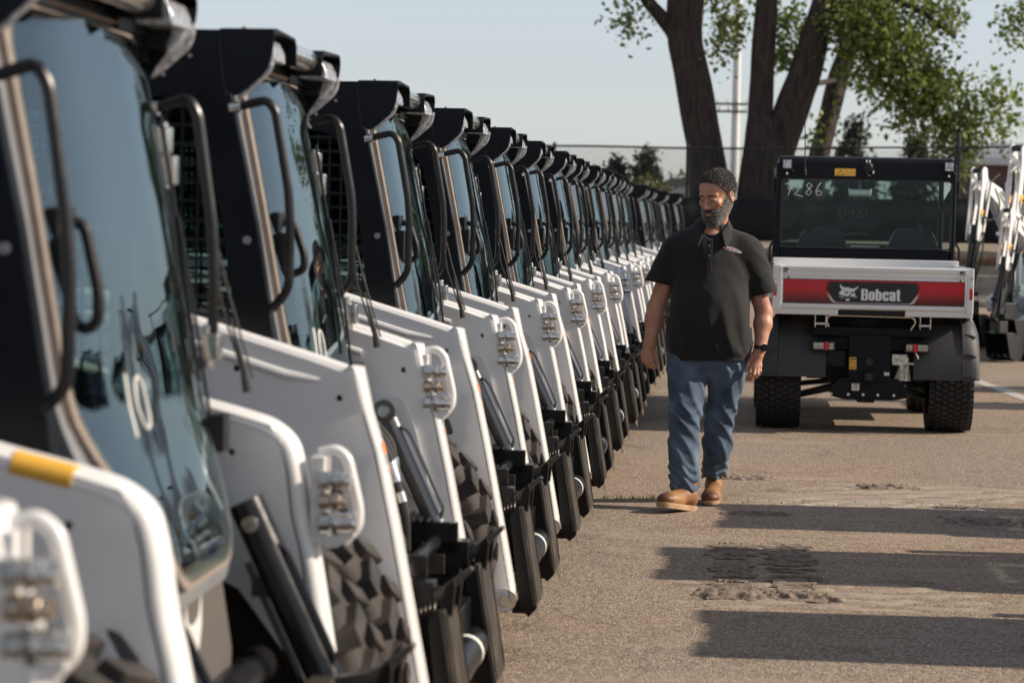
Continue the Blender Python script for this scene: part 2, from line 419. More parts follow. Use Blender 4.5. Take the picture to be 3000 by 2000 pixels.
    wp.bar((LX(dx(1.25)+.012), dw-.045, 1.2), (LX(dx(1.75)+.008), dw-.02, 1.78), .007, .007); wp.box((LX(dx(1.1)), dw-.08, 1.05), (LX(dx(1.1)+.035), dw-.02, 1.13))
    wp.build('wiper', 'black', root)
    # hand-written stock number marks on the glass
    k = MB()
    for cz in (1.04, 1.0):
        pass
    pts = [(math.cos(t)*.035, math.sin(t)*.05) for t in np.linspace(.3, 6.6, 24)]
    zc = 1.20
    k.tube([(LX(dx(zc+q[1])+.034-.008), -.16+q[0], zc+q[1]) for q in pts], .0035, n=5)
    k.tube([(LX(dx(zc+q)+.030-.008), -.24+q*.1, zc+q) for q in np.linspace(-.06, .06, 8)], .0035, n=5)
    k.build('chalk_marking', 'labelwhite', door)
    # grab handles
    for s in (-1, 1):
        yy = s*(hw-.01)
        if A: P = [(-1.300,1.80),(-1.222,1.825),(-1.200,1.79),(-1.165,1.55),(-1.158,1.45),(-1.160,1.26),(-1.205,1.215)]
        else: P = [(-1.305,1.849),(-1.227,1.868),(-1.204,1.842),(-1.166,1.634),(-1.160,1.557),(-1.161,1.371),(-1.205,1.320)]
        h = MB(); h.tube([(LX(x), yy, z) for x, z in P], .0125, n=10, rc=.03)
        gh = h.build('grab_handle', 'blackgloss', root)
        h = MB()
        for x, z in (P[0],): h.cyl((LX(x-.02), yy, z-.003), (LX(x+.010), yy, z), .016, n=10)
        h.build('handle_bracket', 'steel', gh, smooth=True)
    h = MB(); h.box((LX(-1.30), hw-.03, 1.70), (LX(-1.262), hw+.02, 1.76)); h.box((LX(-1.285), hw-.03, 1.63), (LX(-1.245), hw+.01, 1.695)); h.cyl((LX(-1.27), hw-.01, 1.62), (LX(-1.28), hw-.01, 1.77), .012)
    h.build('door_hinge', 'steel', root, bevel=.004); h = MB()
    h.box((LX(-1.18), hw-.03, 1.24), (LX(-1.14), hw+.01, 1.30)); h.cyl((LX(-1.165), hw-.01, 1.22), (LX(-1.170), hw-.01, 1.32), .012)
    h.build('door_hinge', 'steel', root, bevel=.004)
    h = MB()
    h.tube([(LX(-1.16), hw+.02, 1.50), (LX(-1.13), hw+.03, 1.38), (LX(-1.07), hw+.01, 1.20)], .003, n=6); h.tube([(LX(-1.17), hw+.02, 1.52), (LX(-1.15), hw+.04, 1.36), (LX(-1.085), hw, 1.19)], .003, n=6)
    h.tube([(LX(-1.115), hw-.02, 1.33), (LX(-1.085), hw-.02, 1.22), (LX(-1.075), hw-.02, 1.17)], [.002,.008,.012], n=8)
    h.build('cable', 'hose', root)
    # ---- lift arms
    if not A:
        top = [(-2.9,1.66),(-1.389,1.286),(-1.084,1.198),(-.985,1.166),(-.957,1.183),(-.946,1.178),(-.920,1.063),(-.888,.963),(-.847,.78),(-.808,.586),(-.776,.425),(-.745,.262),(-.742,.215),(-.760,.185),(-.790,.182),(-.815,.21),(-.84,.30),(-.90,.52),(-1.03,.72),(-1.35,.92),(-2.9,1.40)]
    else:
        top = [(-2.9,1.60),(-1.25,1.150),(-1.12,1.12),(-1.03,1.095),(-.985,1.06),(-.967,.99),(-.955,.89),(-.932,.80),(-.915,.70),(-.895,.58),(-.84,.40),(-.765,.235),(-.765,.19),(-.80,.175),(-.835,.20),(-.87,.32),(-.97,.55),(-1.10,.72),(-1.4,.86),(-2.9,1.34)]
    for s in (-1, 1):
        y0, y1 = s*(ay-at), s*ay
        a = MB()
        hol = [circ(-1.0,1.10,.0085,12), circ(-1.27,1.17,.0085,12)] if not A else [circ(-1.12,1.03,.008,12)]
        ov = roundpoly([(-1.025,.862),(-.990,.866),(-.968,.806),(-1.003,.802)], .018, 4) if not A else roundpoly([(-1.058,.855),(-1.028,.850),(-.988,.797),(-1.020,.788)], .018, 4)
        # thin side plates with a front flange between them
        cf = .016 if not A else .022
        i1 = [q for q, p_ in enumerate(top) if p_[1] < .23][0]
        back = [(x-cf if (4 if not A else 4) <= q <= i1 else x, z) for q, (x, z) in enumerate(top)]
        a.prism(lx(back), y1, y1-s*.012, holes=[lx(q) for q in hol]+([lx(ov)] if s < 0 else []))
        a.prism(lx(back), y0, y0+s*.012, holes=[lx(q) for q in hol])
        i0 = 3 if not A else 1; i1 = [q for q, p_ in enumerate(top) if p_[1] < .23][0]
        seq = top[i0:i1+1] if A else top[4:i1+1]
        wf = 1.0
        inner = [(x-.012, z-.004) for x, z in seq]
        fs = top[4:i1+1]; rails = [(-cf-.004, y1), (-cf, y1), (-.003, y1-s*.014), (0, y1-s*.022), (0, y0+s*.022), (-.003, y0+s*.014), (-cf, y0), (-cf-.004, y0)]
        k_ = len(rails); a.add([(LX(x+dx_), yy, z) for x, z in fs for dx_, yy in rails], [(i*k_+j, i*k_+j+1, (i+1)*k_+j+1, (i+1)*k_+j) for i in range(len(fs)-1) for j in range(k_-1)]+[tuple(range(k_))])
        a.prism(lx(top[:5]+[(x, z-.012) for x, z in top[:5]][::-1]), s*(ay-.013), s*(ay-at+.013))
        arm = a.build('lift_arm', 'white', root, bevel=.004)
        rg = MB()
        if not A:
            rg.tube([(LX(-2.9), s*(ay-.03), 1.655), (LX(-1.389), s*(ay-.03), 1.280), (LX(-1.084), s*(ay-.03), 1.192), (LX(-.99), s*(ay-.03), 1.163)], .024, n=12)
            rg.tube([(LX(-2.9), s*(ay-.004), 1.605), (LX(-1.389), s*(ay-.004), 1.232), (LX(-1.14), s*(ay-.004), 1.158), (LX(-1.06), s*(ay-.010), 1.146), (LX(-.985), s*(ay-.02), 1.155)], [.014,.014,.014,.014,.006], n=10)
            rg.tube([(LX(-2.9), s*(ay-at+.022), 1.645), (LX(-1.389), s*(ay-at+.022), 1.272), (LX(-1.084), s*(ay-at+.022), 1.184), (LX(-1.01), s*(ay-at+.022), 1.160)], .020, n=12)
            rg.tube([(LX(-2.9), s*(ay-at+.002), 1.60), (LX(-1.389), s*(ay-at+.002), 1.225), (LX(-1.13), s*(ay-at+.002), 1.150)], .012, n=10)
        else:
            for yy, dz in ((ay-.022, 0), (ay-at+.022, 0)):
                rg.tube([(LX(x-.012), s*yy, z-.012) for x, z in top[:10]], .0235, n=14, rc=.05)
        rg.build('arm_rib', 'white', arm)
        if not A:
            lb = MB(); yc = s*(ay-at/2)
            def on(z): return float(np.interp(z, [q[1] for q in seq][::-1], [q[0] for q in seq][::-1]))
            for z0, z1, mi in ((.985,.955,0),(.952,.946,2),(.943,.938,2),(.934,.930,2),(.915,.911,0)):
                for q in (0,):
                    ya_, yb_ = yc-.022, yc+.022
                    lb.add([(LX(on(z0)+.0022), ya_, z0), (LX(on(z0)+.0022), yb_, z0), (LX(on(z1)+.0022), yb_, z1), (LX(on(z1)+.0022), ya_, z1)], [(0,1,2,3)], mi)
            lb.build('warning_label', ['orange','labelwhite','greyink'], arm, smooth=False)
        pv = MB(); pv.cyl((LX(-.775), y0-s*.01, .222), (LX(-.775), y1+s*.012, .222), .018, n=14); pv.lathe([(.042,-.004),(.042,.010),(.024,.010),(.024,-.004)], (LX(-.778), y1, .222), n=20)
        pv.build('pivot_pin', 'steel', arm)
        # raised boss around the tilt cylinder pin
        if s > 0 and not A:
            bo = MB(); bo.prism(lx(roundpoly([(-1.10,.93),(-1.06,1.02),(-1.0,1.02),(-.96,.93),(-.90,.70),(-.96,.70)], .03, 5)), y0, y0-s*.012)
            bo.build('cylinder_boss', 'white', arm, bevel=.008)
    if A:
        lb = MB(); s = -1
        lb.tube([(LX(-1.222), -(ay-.022), 1.1300), (LX(-1.115), -(ay-.022), 1.1065)], .0262, n=16); lb.build('warning_label', 'yellow', root)
    # cross member between the arm legs
    c = MB(); c.cyl((LX(-1.05), -ay+at, .55), (LX(-1.05), ay-at, .55), .045, n=18); c.build('cross_tube', 'blackgloss', root)
    # ---- quick couplers on the far (left-hand) arm with guard ring
    yc = ay-at*.55; q = 0.0
    ox, oz = (0, 0) if not A else (.02, -.125)
    c = MB(); c.box((LX(-.960+ox), yc-.035, .95+oz), (LX(-.925+ox), yc+.035, 1.15+oz)); 
    c.prism(lx([(-.935+ox,.965+oz),(-.860+ox,.985+oz),(-.855+ox,.972+oz),(-.895+ox,.945+oz),(-.925+ox,.94+oz)]), yc-.035, yc+.035)
    cb = c.build('coupler_block', 'white', root, bevel=.004)
    c = MB(); c.tube([(LX(-.945+ox), yc, 1.155+oz), (LX(-.905+ox), yc, 1.165+oz), (LX(-.880+ox), yc, 1.145+oz), (LX(-.852+ox), yc, 1.03+oz), (LX(-.853+ox), yc, .99+oz), (LX(-.885+ox), yc, .955+oz)], .0125, n=12, rc=.03)
    c.build('guard_ring', 'white', cb)
    for k, (z, rr, xx, mt) in enumerate(((1.098,.019,-.866,'steel'),(1.050,.017,-.874,'brass'),(1.000,.023,-.852,'steel'))):
        yk = yc-.045+.008*k; m = MB(); z += oz
        x0 = -.935
        m.lathe([(0.001,x0),(rr*1.15,x0),(rr*1.15,x0+.022),(rr*.7,x0+.024),(rr*.7,x0+.028),(rr,x0+.03),(rr,xx-.016),(rr*.85,xx-.014),(rr*.85,xx-.010),(rr*.95,xx-.008),(rr*.9,xx),(rr*.6,xx),(rr*.55,xx-.01),(.001,xx-.01)], (LX(ox), yk, z), axis='x', n=18)
        m.cyl((LX(x0+.03+ox), yk, z), (LX(x0+.040+ox), yk, z), rr*1.25, n=6)
        m.build('hydraulic_coupling', mt, cb)
    # ---- tilt cylinders
    for s in (-1, 1):
        yt = s*.42 if not A else s*.50
        rb = .030 if not A else .040
        e = Vector((LX(-1.035), yt, .985)) if not A else Vector((LX(-1.04), yt, .89))
        e2 = Vector((LX(-.835), yt, .56)) if not A else Vector((LX(-.83), yt, .45))
        d_ = (e2-e).normalized()
        bl = .36 if not A else .62
        if A: e2 = e+d_*.8
        c = MB(); c.cyl(e+d_*(.03 if not A else -.05), e+d_*bl, rb, n=24)
        if not A: c.cyl(e+Vector((0,-rb*1.05,0)), e+Vector((0,rb*1.05,0)), rb*1.15, n=20)
        if A: c.tube([e+d_*.10+Vector((-.055,-.01,0)), e+d_*.60+Vector((-.055,-.01,0))], .008, n=8); c.box(tuple(e+d_*.16+Vector((-.07,-.02,-.02))), tuple(e+d_*.16+Vector((-.03,.02,.02))))
        if not A: pass
        c.cyl(e+d_*(bl-.001), e+d_*bl, rb*.99, n=24); c.cyl(e+d_*(bl-.01), e+d_*(bl+.015), rb*1.15, n=24)
        c.tube([e+d_*.05+Vector((.03,-.02,.0)), e+d_*.08+Vector((.045,-.02,.01)), e+d_*.33+Vector((.045,-.02,.01)), e+d_*.36+Vector((.02,-.02,0))], .006, n=8, rc=.02)
        if not A:
            pass
        cy = c.build('tilt_cylinder', 'blackgloss' if A else mat_cyl, root)
        c = MB(); c.cyl(e+d_*(bl+.01), e2, rb*.62, n=20); c.build('piston_rod', 'chrome', cy)
        c = MB(); c.cyl(e+Vector((0,-rb*1.3,0)), e+Vector((0,-rb*1.05,0)), .018, n=16); c.build('end_pin', 'steel', cy)
    hs = MB()
    for k in range(3):
        yy = .33-.07*k
        if A: hs.tube([(LX(-1.02), yy, .50), (LX(-.97), yy, .46), (LX(-.95), yy, .3)], .012, n=8, rc=.05); continue
        hs.tube([(LX(-1.06), yy, .96), (LX(-1.0), yy, .90), (LX(-.97+.02*k), yy-.02, .70), (LX(-.93), yy, .5)], .012, n=8, rc=.05)
    hz = hs.build('hydraulic_hose', 'hose', root)
    for k in range(3):
        yy = .33-.07*k
        for t0 in (() if A else (.15, .24, .42)):
            a_ = Vector((LX(-1.0), yy, .90)).lerp(Vector((LX(-.97+.02*k), yy-.02, .70)), t0*1.6); b_ = Vector((LX(-1.0), yy, .90)).lerp(Vector((LX(-.97+.02*k), yy-.02, .70)), t0*1.6+.14)
            hs = MB(); hs.cyl(a_, b_, .0155, n=12); hs.build('hose_ferrule', 'steel', hz)
    # ---- quick-attach plates, cross tube, levers
    for s in (-1, 1):
        c = MB()
        fl = roundpoly([(-.772,.515),(-.745,.548),(-.722,.532),(-.668,.205),(-.672,.178),(-.700,.150),(-.735,.185)], [.01,.012,.012,.01,.01,.004,.01], 3)
        yo = s*.555
        c.prism(lx(fl), yo, yo-s*.010); c.prism(lx(fl), yo-s*.24, yo-s*.25)
        # front face sheet
        c.prism(lx([(-.745,.55),(-.712,.522),(-.705,.60),(-.712,.625),(-.73,.60)]), yo-s*.02, yo-s*.05); c.prism(lx([(-.745,.55),(-.712,.522),(-.705,.60),(-.712,.625),(-.73,.60)]), yo-s*.19, yo-s*.22)
        c.box((LX(-.76), min(yo-s*.01, yo-s*.24), .16), (LX(-.69), max(yo-s*.01, yo-s*.24), .175))
        pt = c.build('attachment_plate', M['plate'], root, bevel=.003)
        c = MB(); c.prism(lx([(-.742,.545),(-.727,.545),(-.668,.19),(-.683,.19)]), yo+s*.012, yo-s*.262); c.build('face_plate', M['litdustplate'], pt, bevel=.003)
        c = MB(); c.prism(lx([(-.700,.19),(-.672,.19),(-.662,.155),(-.665,.125),(-.678,.155)]), yo-s*.03, yo-s*.055); c.build('locking_wedge', 'steel', pt)
        c = MB(); yl = yo-s*.12
        c.tube([(LX(-.86), yl, .50), (LX(-.80), yl, .53), (LX(-.745), yl, .575)], .020, n=10); 
        c.prism(lx([(-.855,.535),(-.84,.565),(-.76,.580),(-.675,.645),(-.665,.637),(-.74,.560),(-.77,.545)]), yl-.02, yl+.02)
        c.tube([(LX(-.80), yl-.03*s, .50), (LX(-.76), yl-.03*s, .50), (LX(-.73), yl-.03*s, .535)], .014, n=10)
        for j in range(7): c.lathe([(.020,-.004),(.026,0),(.020,.004)], (LX(-.835+j*.012), yl+.04*s, .50+j*.005), axis='x', n=12)
        c.box((LX(-.90), yl-.06, .50), (LX(-.84), yl+.06, .56)); c.box((LX(-.86), yl-.02, .40), (LX(-.79), yl+.02, .54))
        c.build('locking_lever', M['lever'], pt, bevel=.003)
    c = MB(); c.cyl((LX(-.745), -.30, .31), (LX(-.745), .30, .31), .052, n=22); c.box((LX(-.80), -.32, .28), (LX(-.75), .32, .45)); 
    c.cyl((LX(-.87), -.54, .60 if not A else .36), (LX(-.87), .54, .60 if not A else .36), .022); c.cyl((LX(-.775), -.60, .222), (LX(-.775), .60, .222), .022)
    for s in (-1, 1):
        if A: c.box((LX(-.88), s*.30-.04, .30), (LX(-.77), s*.30+.04, .46)); continue
        c.box((LX(-.90), s*.42-.04, .35), (LX(-.77), s*.42+.04, .60)); c.box((LX(-.96), s*.36-.015, .60), (LX(-.80), s*.36+.015, .66))
    for k in range(5 if not A else 0): c.box((LX(-.98+.022*k), .28, .655+.002*k), (LX(-.967+.022*k), .50, .675))
    ct = c.build('coupler_frame', 'blackgloss', root, bevel=.004)
    c = MB(); c.cyl((LX(-.745), .10, .31), (LX(-.745), .14, .31), .0535, n=22); c.build('tube_label', 'labelwhite', ct)
    # ---- wheels
    for ax in (-1.24, -2.34):
        for s in (-1, 1):
            t = MB(); t.v = list(TY.v); t.f = list(TY.f); t.m = list(TY.m)
            if s > 0: t.v = [(x, -y, z) for x, y, z in t.v]
            w_ = empty('wheel', (LX(ax), s*(.785 if not A else .845), .435)); w_.parent = root
            ty = t.build('tyre', 'rubber', w_, angle=30, bevel=.007, seg=2)
            r_ = MB(); r_.v = list(RI.v) if s < 0 else [(x, -y, z) for x, y, z in RI.v]; r_.f = list(RI.f); r_.m = list(RI.m)
            r_.build('rim', 'rim', w_)
    return root

M['lever'] = mat('dusty_lever_steel', (.10, .09, .075), .4, metal=.5, var=.3, vscale=30)
mat_cyl = M['cyl'] = mat('dark_grey_cylinder_paint', (.13, .13, .135), .3, metal=.6, coat=.3)
M['litdustplate'] = mat('dusty_sunlit_face_plate', (.085, .072, .060), .45, metal=.2, c2=(.035,.030,.026), vscale=11, rvar=.1)  # dust brown, kept lighter than the flanges to paint in the sunlit front
M['plate'] = mat('shaded_black_plate', (.006, .006, .006), .42, spec=.3, var=.35, vscale=14, rvar=.12)  # flange black deepened to paint in the shade on its side

# the row: (x shift, y centre, z, yaw deg, label)
ROW = [
 ('B', -.0, 2.50, 'white compact loader cut off at the bottom left corner, only its coupler arm showing'),
 ('A', 0, 4.75, 'nearest compact loader with a whole cab in view, yellow label on its rounded white arm'),
 ('B', 0, 6.80, 'white compact loader just behind the yellow labelled one, roof dark against the sky'),
 ('B', 0, 9.12, 'third compact loader with a whole cab showing, counted from the yellow labelled machine'),
 ('B', 0, 11.20, 'fourth compact loader cab from the near end, between the third and the fifth'),
 ('B', 0, 13.33, 'compact loader level with the walking man, fifth cab from the near end'),
 ('B', 0, 15.43, 'compact loader just beyond the walking man, sixth cab from the near end'),
 ('B', 0, 17.50, 'seventh compact loader cab from the near end, roof touching the fence rail line'),
 ('B', 0, 19.40, 'eighth compact loader cab from the near end of the long row'),
 ('B', 0, 21.70, 'ninth compact loader cab from the near end of the long row'),
 ('B', 0, 23.40, 'tenth compact loader cab from the near end of the long row'),
 ('B', 0, 25.50, 'eleventh compact loader cab, second last of the high roofed group'),
 ('B', -.02, 28.0, 'last high roofed compact loader before the darker far group'),
 ('B', .05, 31.3, 'first loader of the dark far group, beside the low tree line'),
 ('B', .06, 34.0, 'second loader of the dark far group, left of the man\'s shoulder'),
 ('B', .14, 36.9, 'third loader of the dark far group, just above the man\'s sleeve'),
 ('B', .28, 39.6, 'farthest loader of the row, half hidden by the man\'s shoulder'),
]
protoB = make_loader('B', 'x'); protoA = make_loader('A', ROW[1][3])
protoA.location = (X0-.008, ROW[1][2], -.008)
first = True; first_ = True
for k_, sx, y, lab in ROW:
    if k_ == 'A': continue
    o = protoB if first else copy_tree(protoB)
    first = False
    if k_ == 'B' and not first_ and rnd.random() < .6:
        for q_ in [c for d_ in o.children for c in d_.children if c.name.startswith('chalk_marking')]: bpy.data.objects.remove(q_)
    first_ = False
    o.location = (X0+sx+rnd.uniform(-.012, .012), y, -.008 if y < 27 else -.02); o['label'] = lab
    o.rotation_euler = (0, 0, R(rnd.uniform(-.5, .5)))
# ------------------------------------------------------------------ ground
def ground_material():
    m = bpy.data.materials.new('worn_asphalt'); m.use_nodes = True
    nt = m.node_tree; N = nt.nodes; L = nt.links; b = N['Principled BSDF']
    tc = N.new('ShaderNodeTexCoord'); P = tc.outputs['Object']
    def noise(s, d=4, r=.5, vec=P, dist=0.):
        n = N.new('ShaderNodeTexNoise'); n.inputs['Scale'].default_value = s; n.inputs['Detail'].default_value = d; n.inputs['Roughness'].default_value = r
        n.inputs['Distortion'].default_value = dist
        L.new(vec, n.inputs['Vector']); return n.outputs['Fac']
    def ramp(f, p0, c0, p1, c1, mid=None):
        r = N.new('ShaderNodeValToRGB'); e = r.color_ramp.elements; e[0].position = p0; e[0].color = (*c0, 1); e[1].position = p1; e[1].color = (*c1, 1)
        if mid: q = e.new(mid[0]); q.color = (*mid[1], 1)
        L.new(f, r.inputs[0]); return r.outputs[0]
    def mix(f, a, c, bt='MIX'):
        x = N.new('ShaderNodeMix'); x.data_type = 'RGBA'; x.blend_type = bt
        if isinstance(f, float): x.inputs[0].default_value = f
        else: L.new(f, x.inputs[0])
        for i, q in ((6, a), (7, c)):
            if isinstance(q, tuple): x.inputs[i].default_value = (*q, 1)
            else: L.new(q, x.inputs[i])
        return x.outputs[2]
    # aggregate: small stones of mixed colour in a dusty brown binder
    v = N.new('ShaderNodeTexVoronoi'); v.inputs['Scale'].default_value = 105; v.inputs['Randomness'].default_value = 1; L.new(P, v.inputs['Vector'])
    sep = N.new('ShaderNodeSeparateColor'); L.new(v.outputs['Color'], sep.inputs[0])
    stone = ramp(sep.outputs[0], .0, (.22,.178,.138), 1., (.60,.53,.45), (.5, (.385,.322,.256)))
    dst = ramp(v.outputs['Distance'], .25, (1,1,1), .62, (.55,.5,.46))
    agg = mix(.8, stone, dst, 'MULTIPLY')
    fine = ramp(noise(300, 3, .7), .3, (.72,.70,.68), .7, (1.18,1.15,1.1))
    agg = mix(1., agg, fine, 'MULTIPLY')
    # dust / sand cover
    big = noise(.55, 6, .6, dist=.6)
    dust = ramp(big, .42, (0,0,0), .62, (1,1,1))
    sand = ramp(noise(40, 5, .6), .3, (.33,.265,.205), .7, (.44,.36,.285))
    st = N.new('ShaderNodeMapping'); st.inputs['Scale'].default_value = (.35, 2.2, 1); L.new(P, st.inputs['Vector'])
    streak = ramp(noise(1.6, 6, .65, st.outputs[0], .8), .50, (0,0,0), .64, (1,1,1))
    sx = N.new('ShaderNodeMath'); sx.operation = 'MULTIPLY'; L.new(streak, sx.inputs[0]); L.new(dust, sx.inputs[1])
    sm = N.new('ShaderNodeMath'); sm.operation = 'MULTIPLY'; sm.inputs[1].default_value = .75; L.new(sx.outputs[0], sm.inputs[0])
    c = mix(sm.outputs[0], agg, sand)
    # darker patches of old sealing and stains
    stain = ramp(noise(1.1, 5, .6, dist=1.2), .56, (1,1,1), .72, (.70,.68,.67))
    c = mix(1., c, stain, 'MULTIPLY')
    warm = ramp(noise(.25, 3), .35, (.94,.96,1.0), .65, (1.06,1.0,.94))
    c = mix(1., c, warm, 'MULTIPLY')
    # cracks
    vc = N.new('ShaderNodeTexVoronoi'); vc.feature = 'DISTANCE_TO_EDGE'; vc.inputs['Scale'].default_value = .32
    wv = N.new('ShaderNodeVectorMath'); wv.operation = 'ADD'; nn = N.new('ShaderNodeTexNoise'); nn.inputs['Scale'].default_value = 2.5; nn.inputs['Detail'].default_value = 6
    L.new(P, nn.inputs['Vector']); ws = N.new('ShaderNodeVectorMath'); ws.operation = 'SCALE'; ws.inputs['Scale'].default_value = .55
    L.new(nn.outputs['Color'], ws.inputs[0]); L.new(P, wv.inputs[0]); L.new(ws.outputs[0], wv.inputs[1]); L.new(wv.outputs[0], vc.inputs['Vector'])
    cr = ramp(vc.outputs['Distance'], .0, (.28,.26,.24), .0045, (1,1,1))
    c = mix(.38, c, cr, 'MULTIPLY')
    L.new(c, b.inputs['Base Color'])
    b.inputs['Roughness'].default_value = .88; b.inputs['Specular IOR Level'].default_value = .25
    bp = N.new('ShaderNodeBump'); bp.inputs['Strength'].default_value = .9; bp.inputs['Distance'].default_value = .004; bp.invert = True
    L.new(v.outputs['Distance'], bp.inputs['Height'])
    bp2 = N.new('ShaderNodeBump'); bp2.inputs['Strength'].default_value = .5; bp2.inputs['Distance'].default_value = .01
    L.new(noise(25, 4), bp2.inputs['Height']); L.new(bp.outputs[0], bp2.inputs['Normal']); L.new(bp2.outputs[0], b.inputs['Normal'])
    return m
M['asphalt'] = ground_material()
g = MB(); g.add([(-400,-30,0),(400,-30,0),(400,900,0),(-400,900,0)], [(0,1,2,3)])
tag(g.build('ground', 'asphalt', smooth=False), kind='structure')

def noisy_sheet(name, cx, cy, w, d, matn, seed, label=None, cat=None, kind='structure', thick=.006, nx=40, ny=30, amp=.4, hole=.5, z0=.004):
    """a patch of loose dirt with a torn outline and real relief"""
    r = np.random.RandomState(seed); K = [(r.uniform(2,14,2)*r.choice([-1,1],2), r.uniform(0,6.28), r.uniform(.3,1)) for _ in range(14)]
    def nz(x, y): return sum(a*math.sin(k[0]*x/max(w,.3)+k[1]*y/max(d,.3)+p) for k, p, a in K)/3.2
    v = []; ok = []
    for j in range(ny+1):
        for i in range(nx+1):
            u, q = i/nx*2-1, j/ny*2-1; x, y = cx+u*w/2, cy+q*d/2
            e = 1-max(abs(u), abs(q))**2.2+amp*nz(x*3, y*3)-hole
            h = max(0, e); v.append((x, y, z0+thick*min(1, h*1.6)+(.5*thick*abs(nz(y*9, x*9)) if h > 0 else -.006*min(1, -e*3)))); ok.append(e)
    f = [(j*(nx+1)+i, j*(nx+1)+i+1, (j+1)*(nx+1)+i+1, (j+1)*(nx+1)+i) for j in range(ny) for i in range(nx) if max(ok[j*(nx+1)+i], ok[j*(nx+1)+i+1], ok[(j+1)*(nx+1)+i+1], ok[(j+1)*(nx+1)+i]) > -.12]
    m = MB(); m.add(v, f); o = m.build(name, matn, angle=180)
    if kind: o['kind'] = kind
    return tag(o, label, cat)
M['mud'] = mat('dried_dark_mud', (.29, .23, .18), .95, c2=(.12,.092,.07), vscale=30, bump=1., bscale=45)
M['dirt'] = mat('loose_tan_dirt', (.38, .31, .24), .95, c2=(.27,.215,.165), vscale=14, bump=.7, bscale=70)
M['chalkdust'] = mat('pale_spilled_powder', (.42, .37, .31), .95, c2=(.30,.25,.20), vscale=22, bump=.5)
tr = MB()    # track mark: two lanes of pressed cleat prints
rr = random.Random(3)
for lane, (x0, x1) in enumerate(((-.09, .115), (.165, .385))):
    y = 10.02
    while y < 11.8:
        wob = rr.uniform(-.012, .012); hgt = rr.uniform(.026, .042)
        n = 9; e0, e1 = (rr.uniform(-.03,.05), rr.uniform(-.05,.03)); a = [(x0+e0+(x1-x0+e1-e0)*i/n+rr.uniform(-.006,.006), y+wob+rr.uniform(-.012,.012)) for i in range(n+1)]
        b_ = [(x, yy+hgt+rr.uniform(-.009,.006)) for x, yy in a]
        if rr.random() > .22:
            v = []
            for (p, z) in ((a, .004), ([(x, q+.006) for x, q in a], .010), ([(x, q-.006) for x, q in b_], .010), (b_, .004)):
                v += [(x, q, z+rr.uniform(-.001,.0015)) for x, q in p]
            k = n+1
            tr.add(v, [(s*k+i, s*k+i+1, (s+1)*k+i+1, (s+1)*k+i) for s in range(3) for i in range(n)])
        y += rr.uniform(.052, .064)
tag(tr.build('track_mark', 'mud', angle=60), kind='structure')
noisy_sheet('track_mark', .02, 10.12, .34, .22, 'mud', 5, thick=.02, hole=.35)
noisy_sheet('track_mark', .31, 10.14, .34, .18, 'mud', 6, thick=.018, hole=.4)
noisy_sheet('mud_patch', .06, 14.86, .42, .20, 'mud', 11, thick=.016, hole=.5)
noisy_sheet('mud_patch', .93, 14.55, .42, .18, 'mud', 12, thick=.018, hole=.5)
noisy_sheet('mud_patch', 1.45, 13.0, .75, .42, 'mud', 13, thick=.014, hole=.75, amp=.6)
noisy_sheet('mud_patch', .14, 13.05, .45, .12, 'mud', 14, thick=.012, hole=.55)
noisy_sheet('mud_patch', 2.6, 15.0, .9, .4, 'mud', 17, thick=.014, hole=.6)
noisy_sheet('dirt_patch', .75, 13.72, 1.5, .5, 'chalkdust', 15, thick=.004, hole=.95, amp=.7, nx=70, ny=40)
noisy_sheet('dirt_patch', .45, 10.2, 1.4, .9, 'dirt', 16, thick=.003, hole=.9, amp=.7, nx=60, ny=40, z0=.003)
noisy_sheet('dirt_patch', 1.2, 14.3, 1.9, 1.2, 'dirt', 18, thick=.003, hole=.85, amp=.7, nx=70, ny=50, z0=.003)
# crumbling joint with tufts of weed between the feet of the row and the man
M['weed'] = mat('dry_weed', (.16, .20, .06), .7, var=.3, vscale=8)
wd = MB()
for i in range(260):
    x = rr.uniform(-.72, 1.5) if i > 140 else rr.uniform(-.72, -.35); y = 13.62+.02*x+rr.gauss(0, .05)
    h = rr.uniform(.008, .03); a = rr.uniform(0, 6.28); w_ = .003
    wd.add([(x-w_*math.cos(a), y-w_*math.sin(a), .0), (x+w_*math.cos(a), y+w_*math.sin(a), .0), (x+rr.gauss(0,.012), y+rr.gauss(0,.012), h)], [(0,1,2)])
tag(wd.build('weeds', 'weed', smooth=False), 'thin line of small green weeds in the pavement joint', None, kind='stuff')
# painted bay line at the right
M['roadpaint'] = mat('worn_white_road_paint', (.62, .60, .56), .8, c2=(.30,.27,.23), vscale=45)
pl = MB(); pl.add([(2.27,26.9,.004),(2.40,26.9,.004),(2.90,21.0,.004),(2.75,21.0,.004)], [(0,1,2,3)])
tag(pl.build('painted_line', 'roadpaint', smooth=False), kind='structure')

# ------------------------------------------------------------------ back edge of the lot
M['concrete'] = mat('weathered_concrete', (.30, .27, .235), .9, c2=(.17,.15,.13), vscale=4, bump=.6, bscale=40)
M['soil'] = mat('dark_shaded_bank_soil', (.05, .045, .035), .95, c2=(.025,.024,.018), vscale=3, bump=.8, bscale=12)  # dark bank soil with the slope's shadow painted into the colour
M['tansoil'] = mat('dry_bank_top', (.30, .24, .18), .95, c2=(.2,.16,.12), vscale=5, bump=.6, bscale=20)
M['rust'] = mat('rusty_guard_rail', (.17, .095, .06), .8, c2=(.10,.05,.03), vscale=6)
M['fabric'] = mat('black_windscreen_fabric', (.006, .006, .007), .9, var=.3, vscale=3, bump=.4, bscale=5)
M['fence'] = mat('black_fence_steel', (.012, .013, .013), .5)
cb = MB(); cb.box((-14, 48.6, 0), (16, 48.95, .13)); tag(cb.build('kerb', 'concrete', bevel=.03), kind='structure')
x = -10.6; k = 0
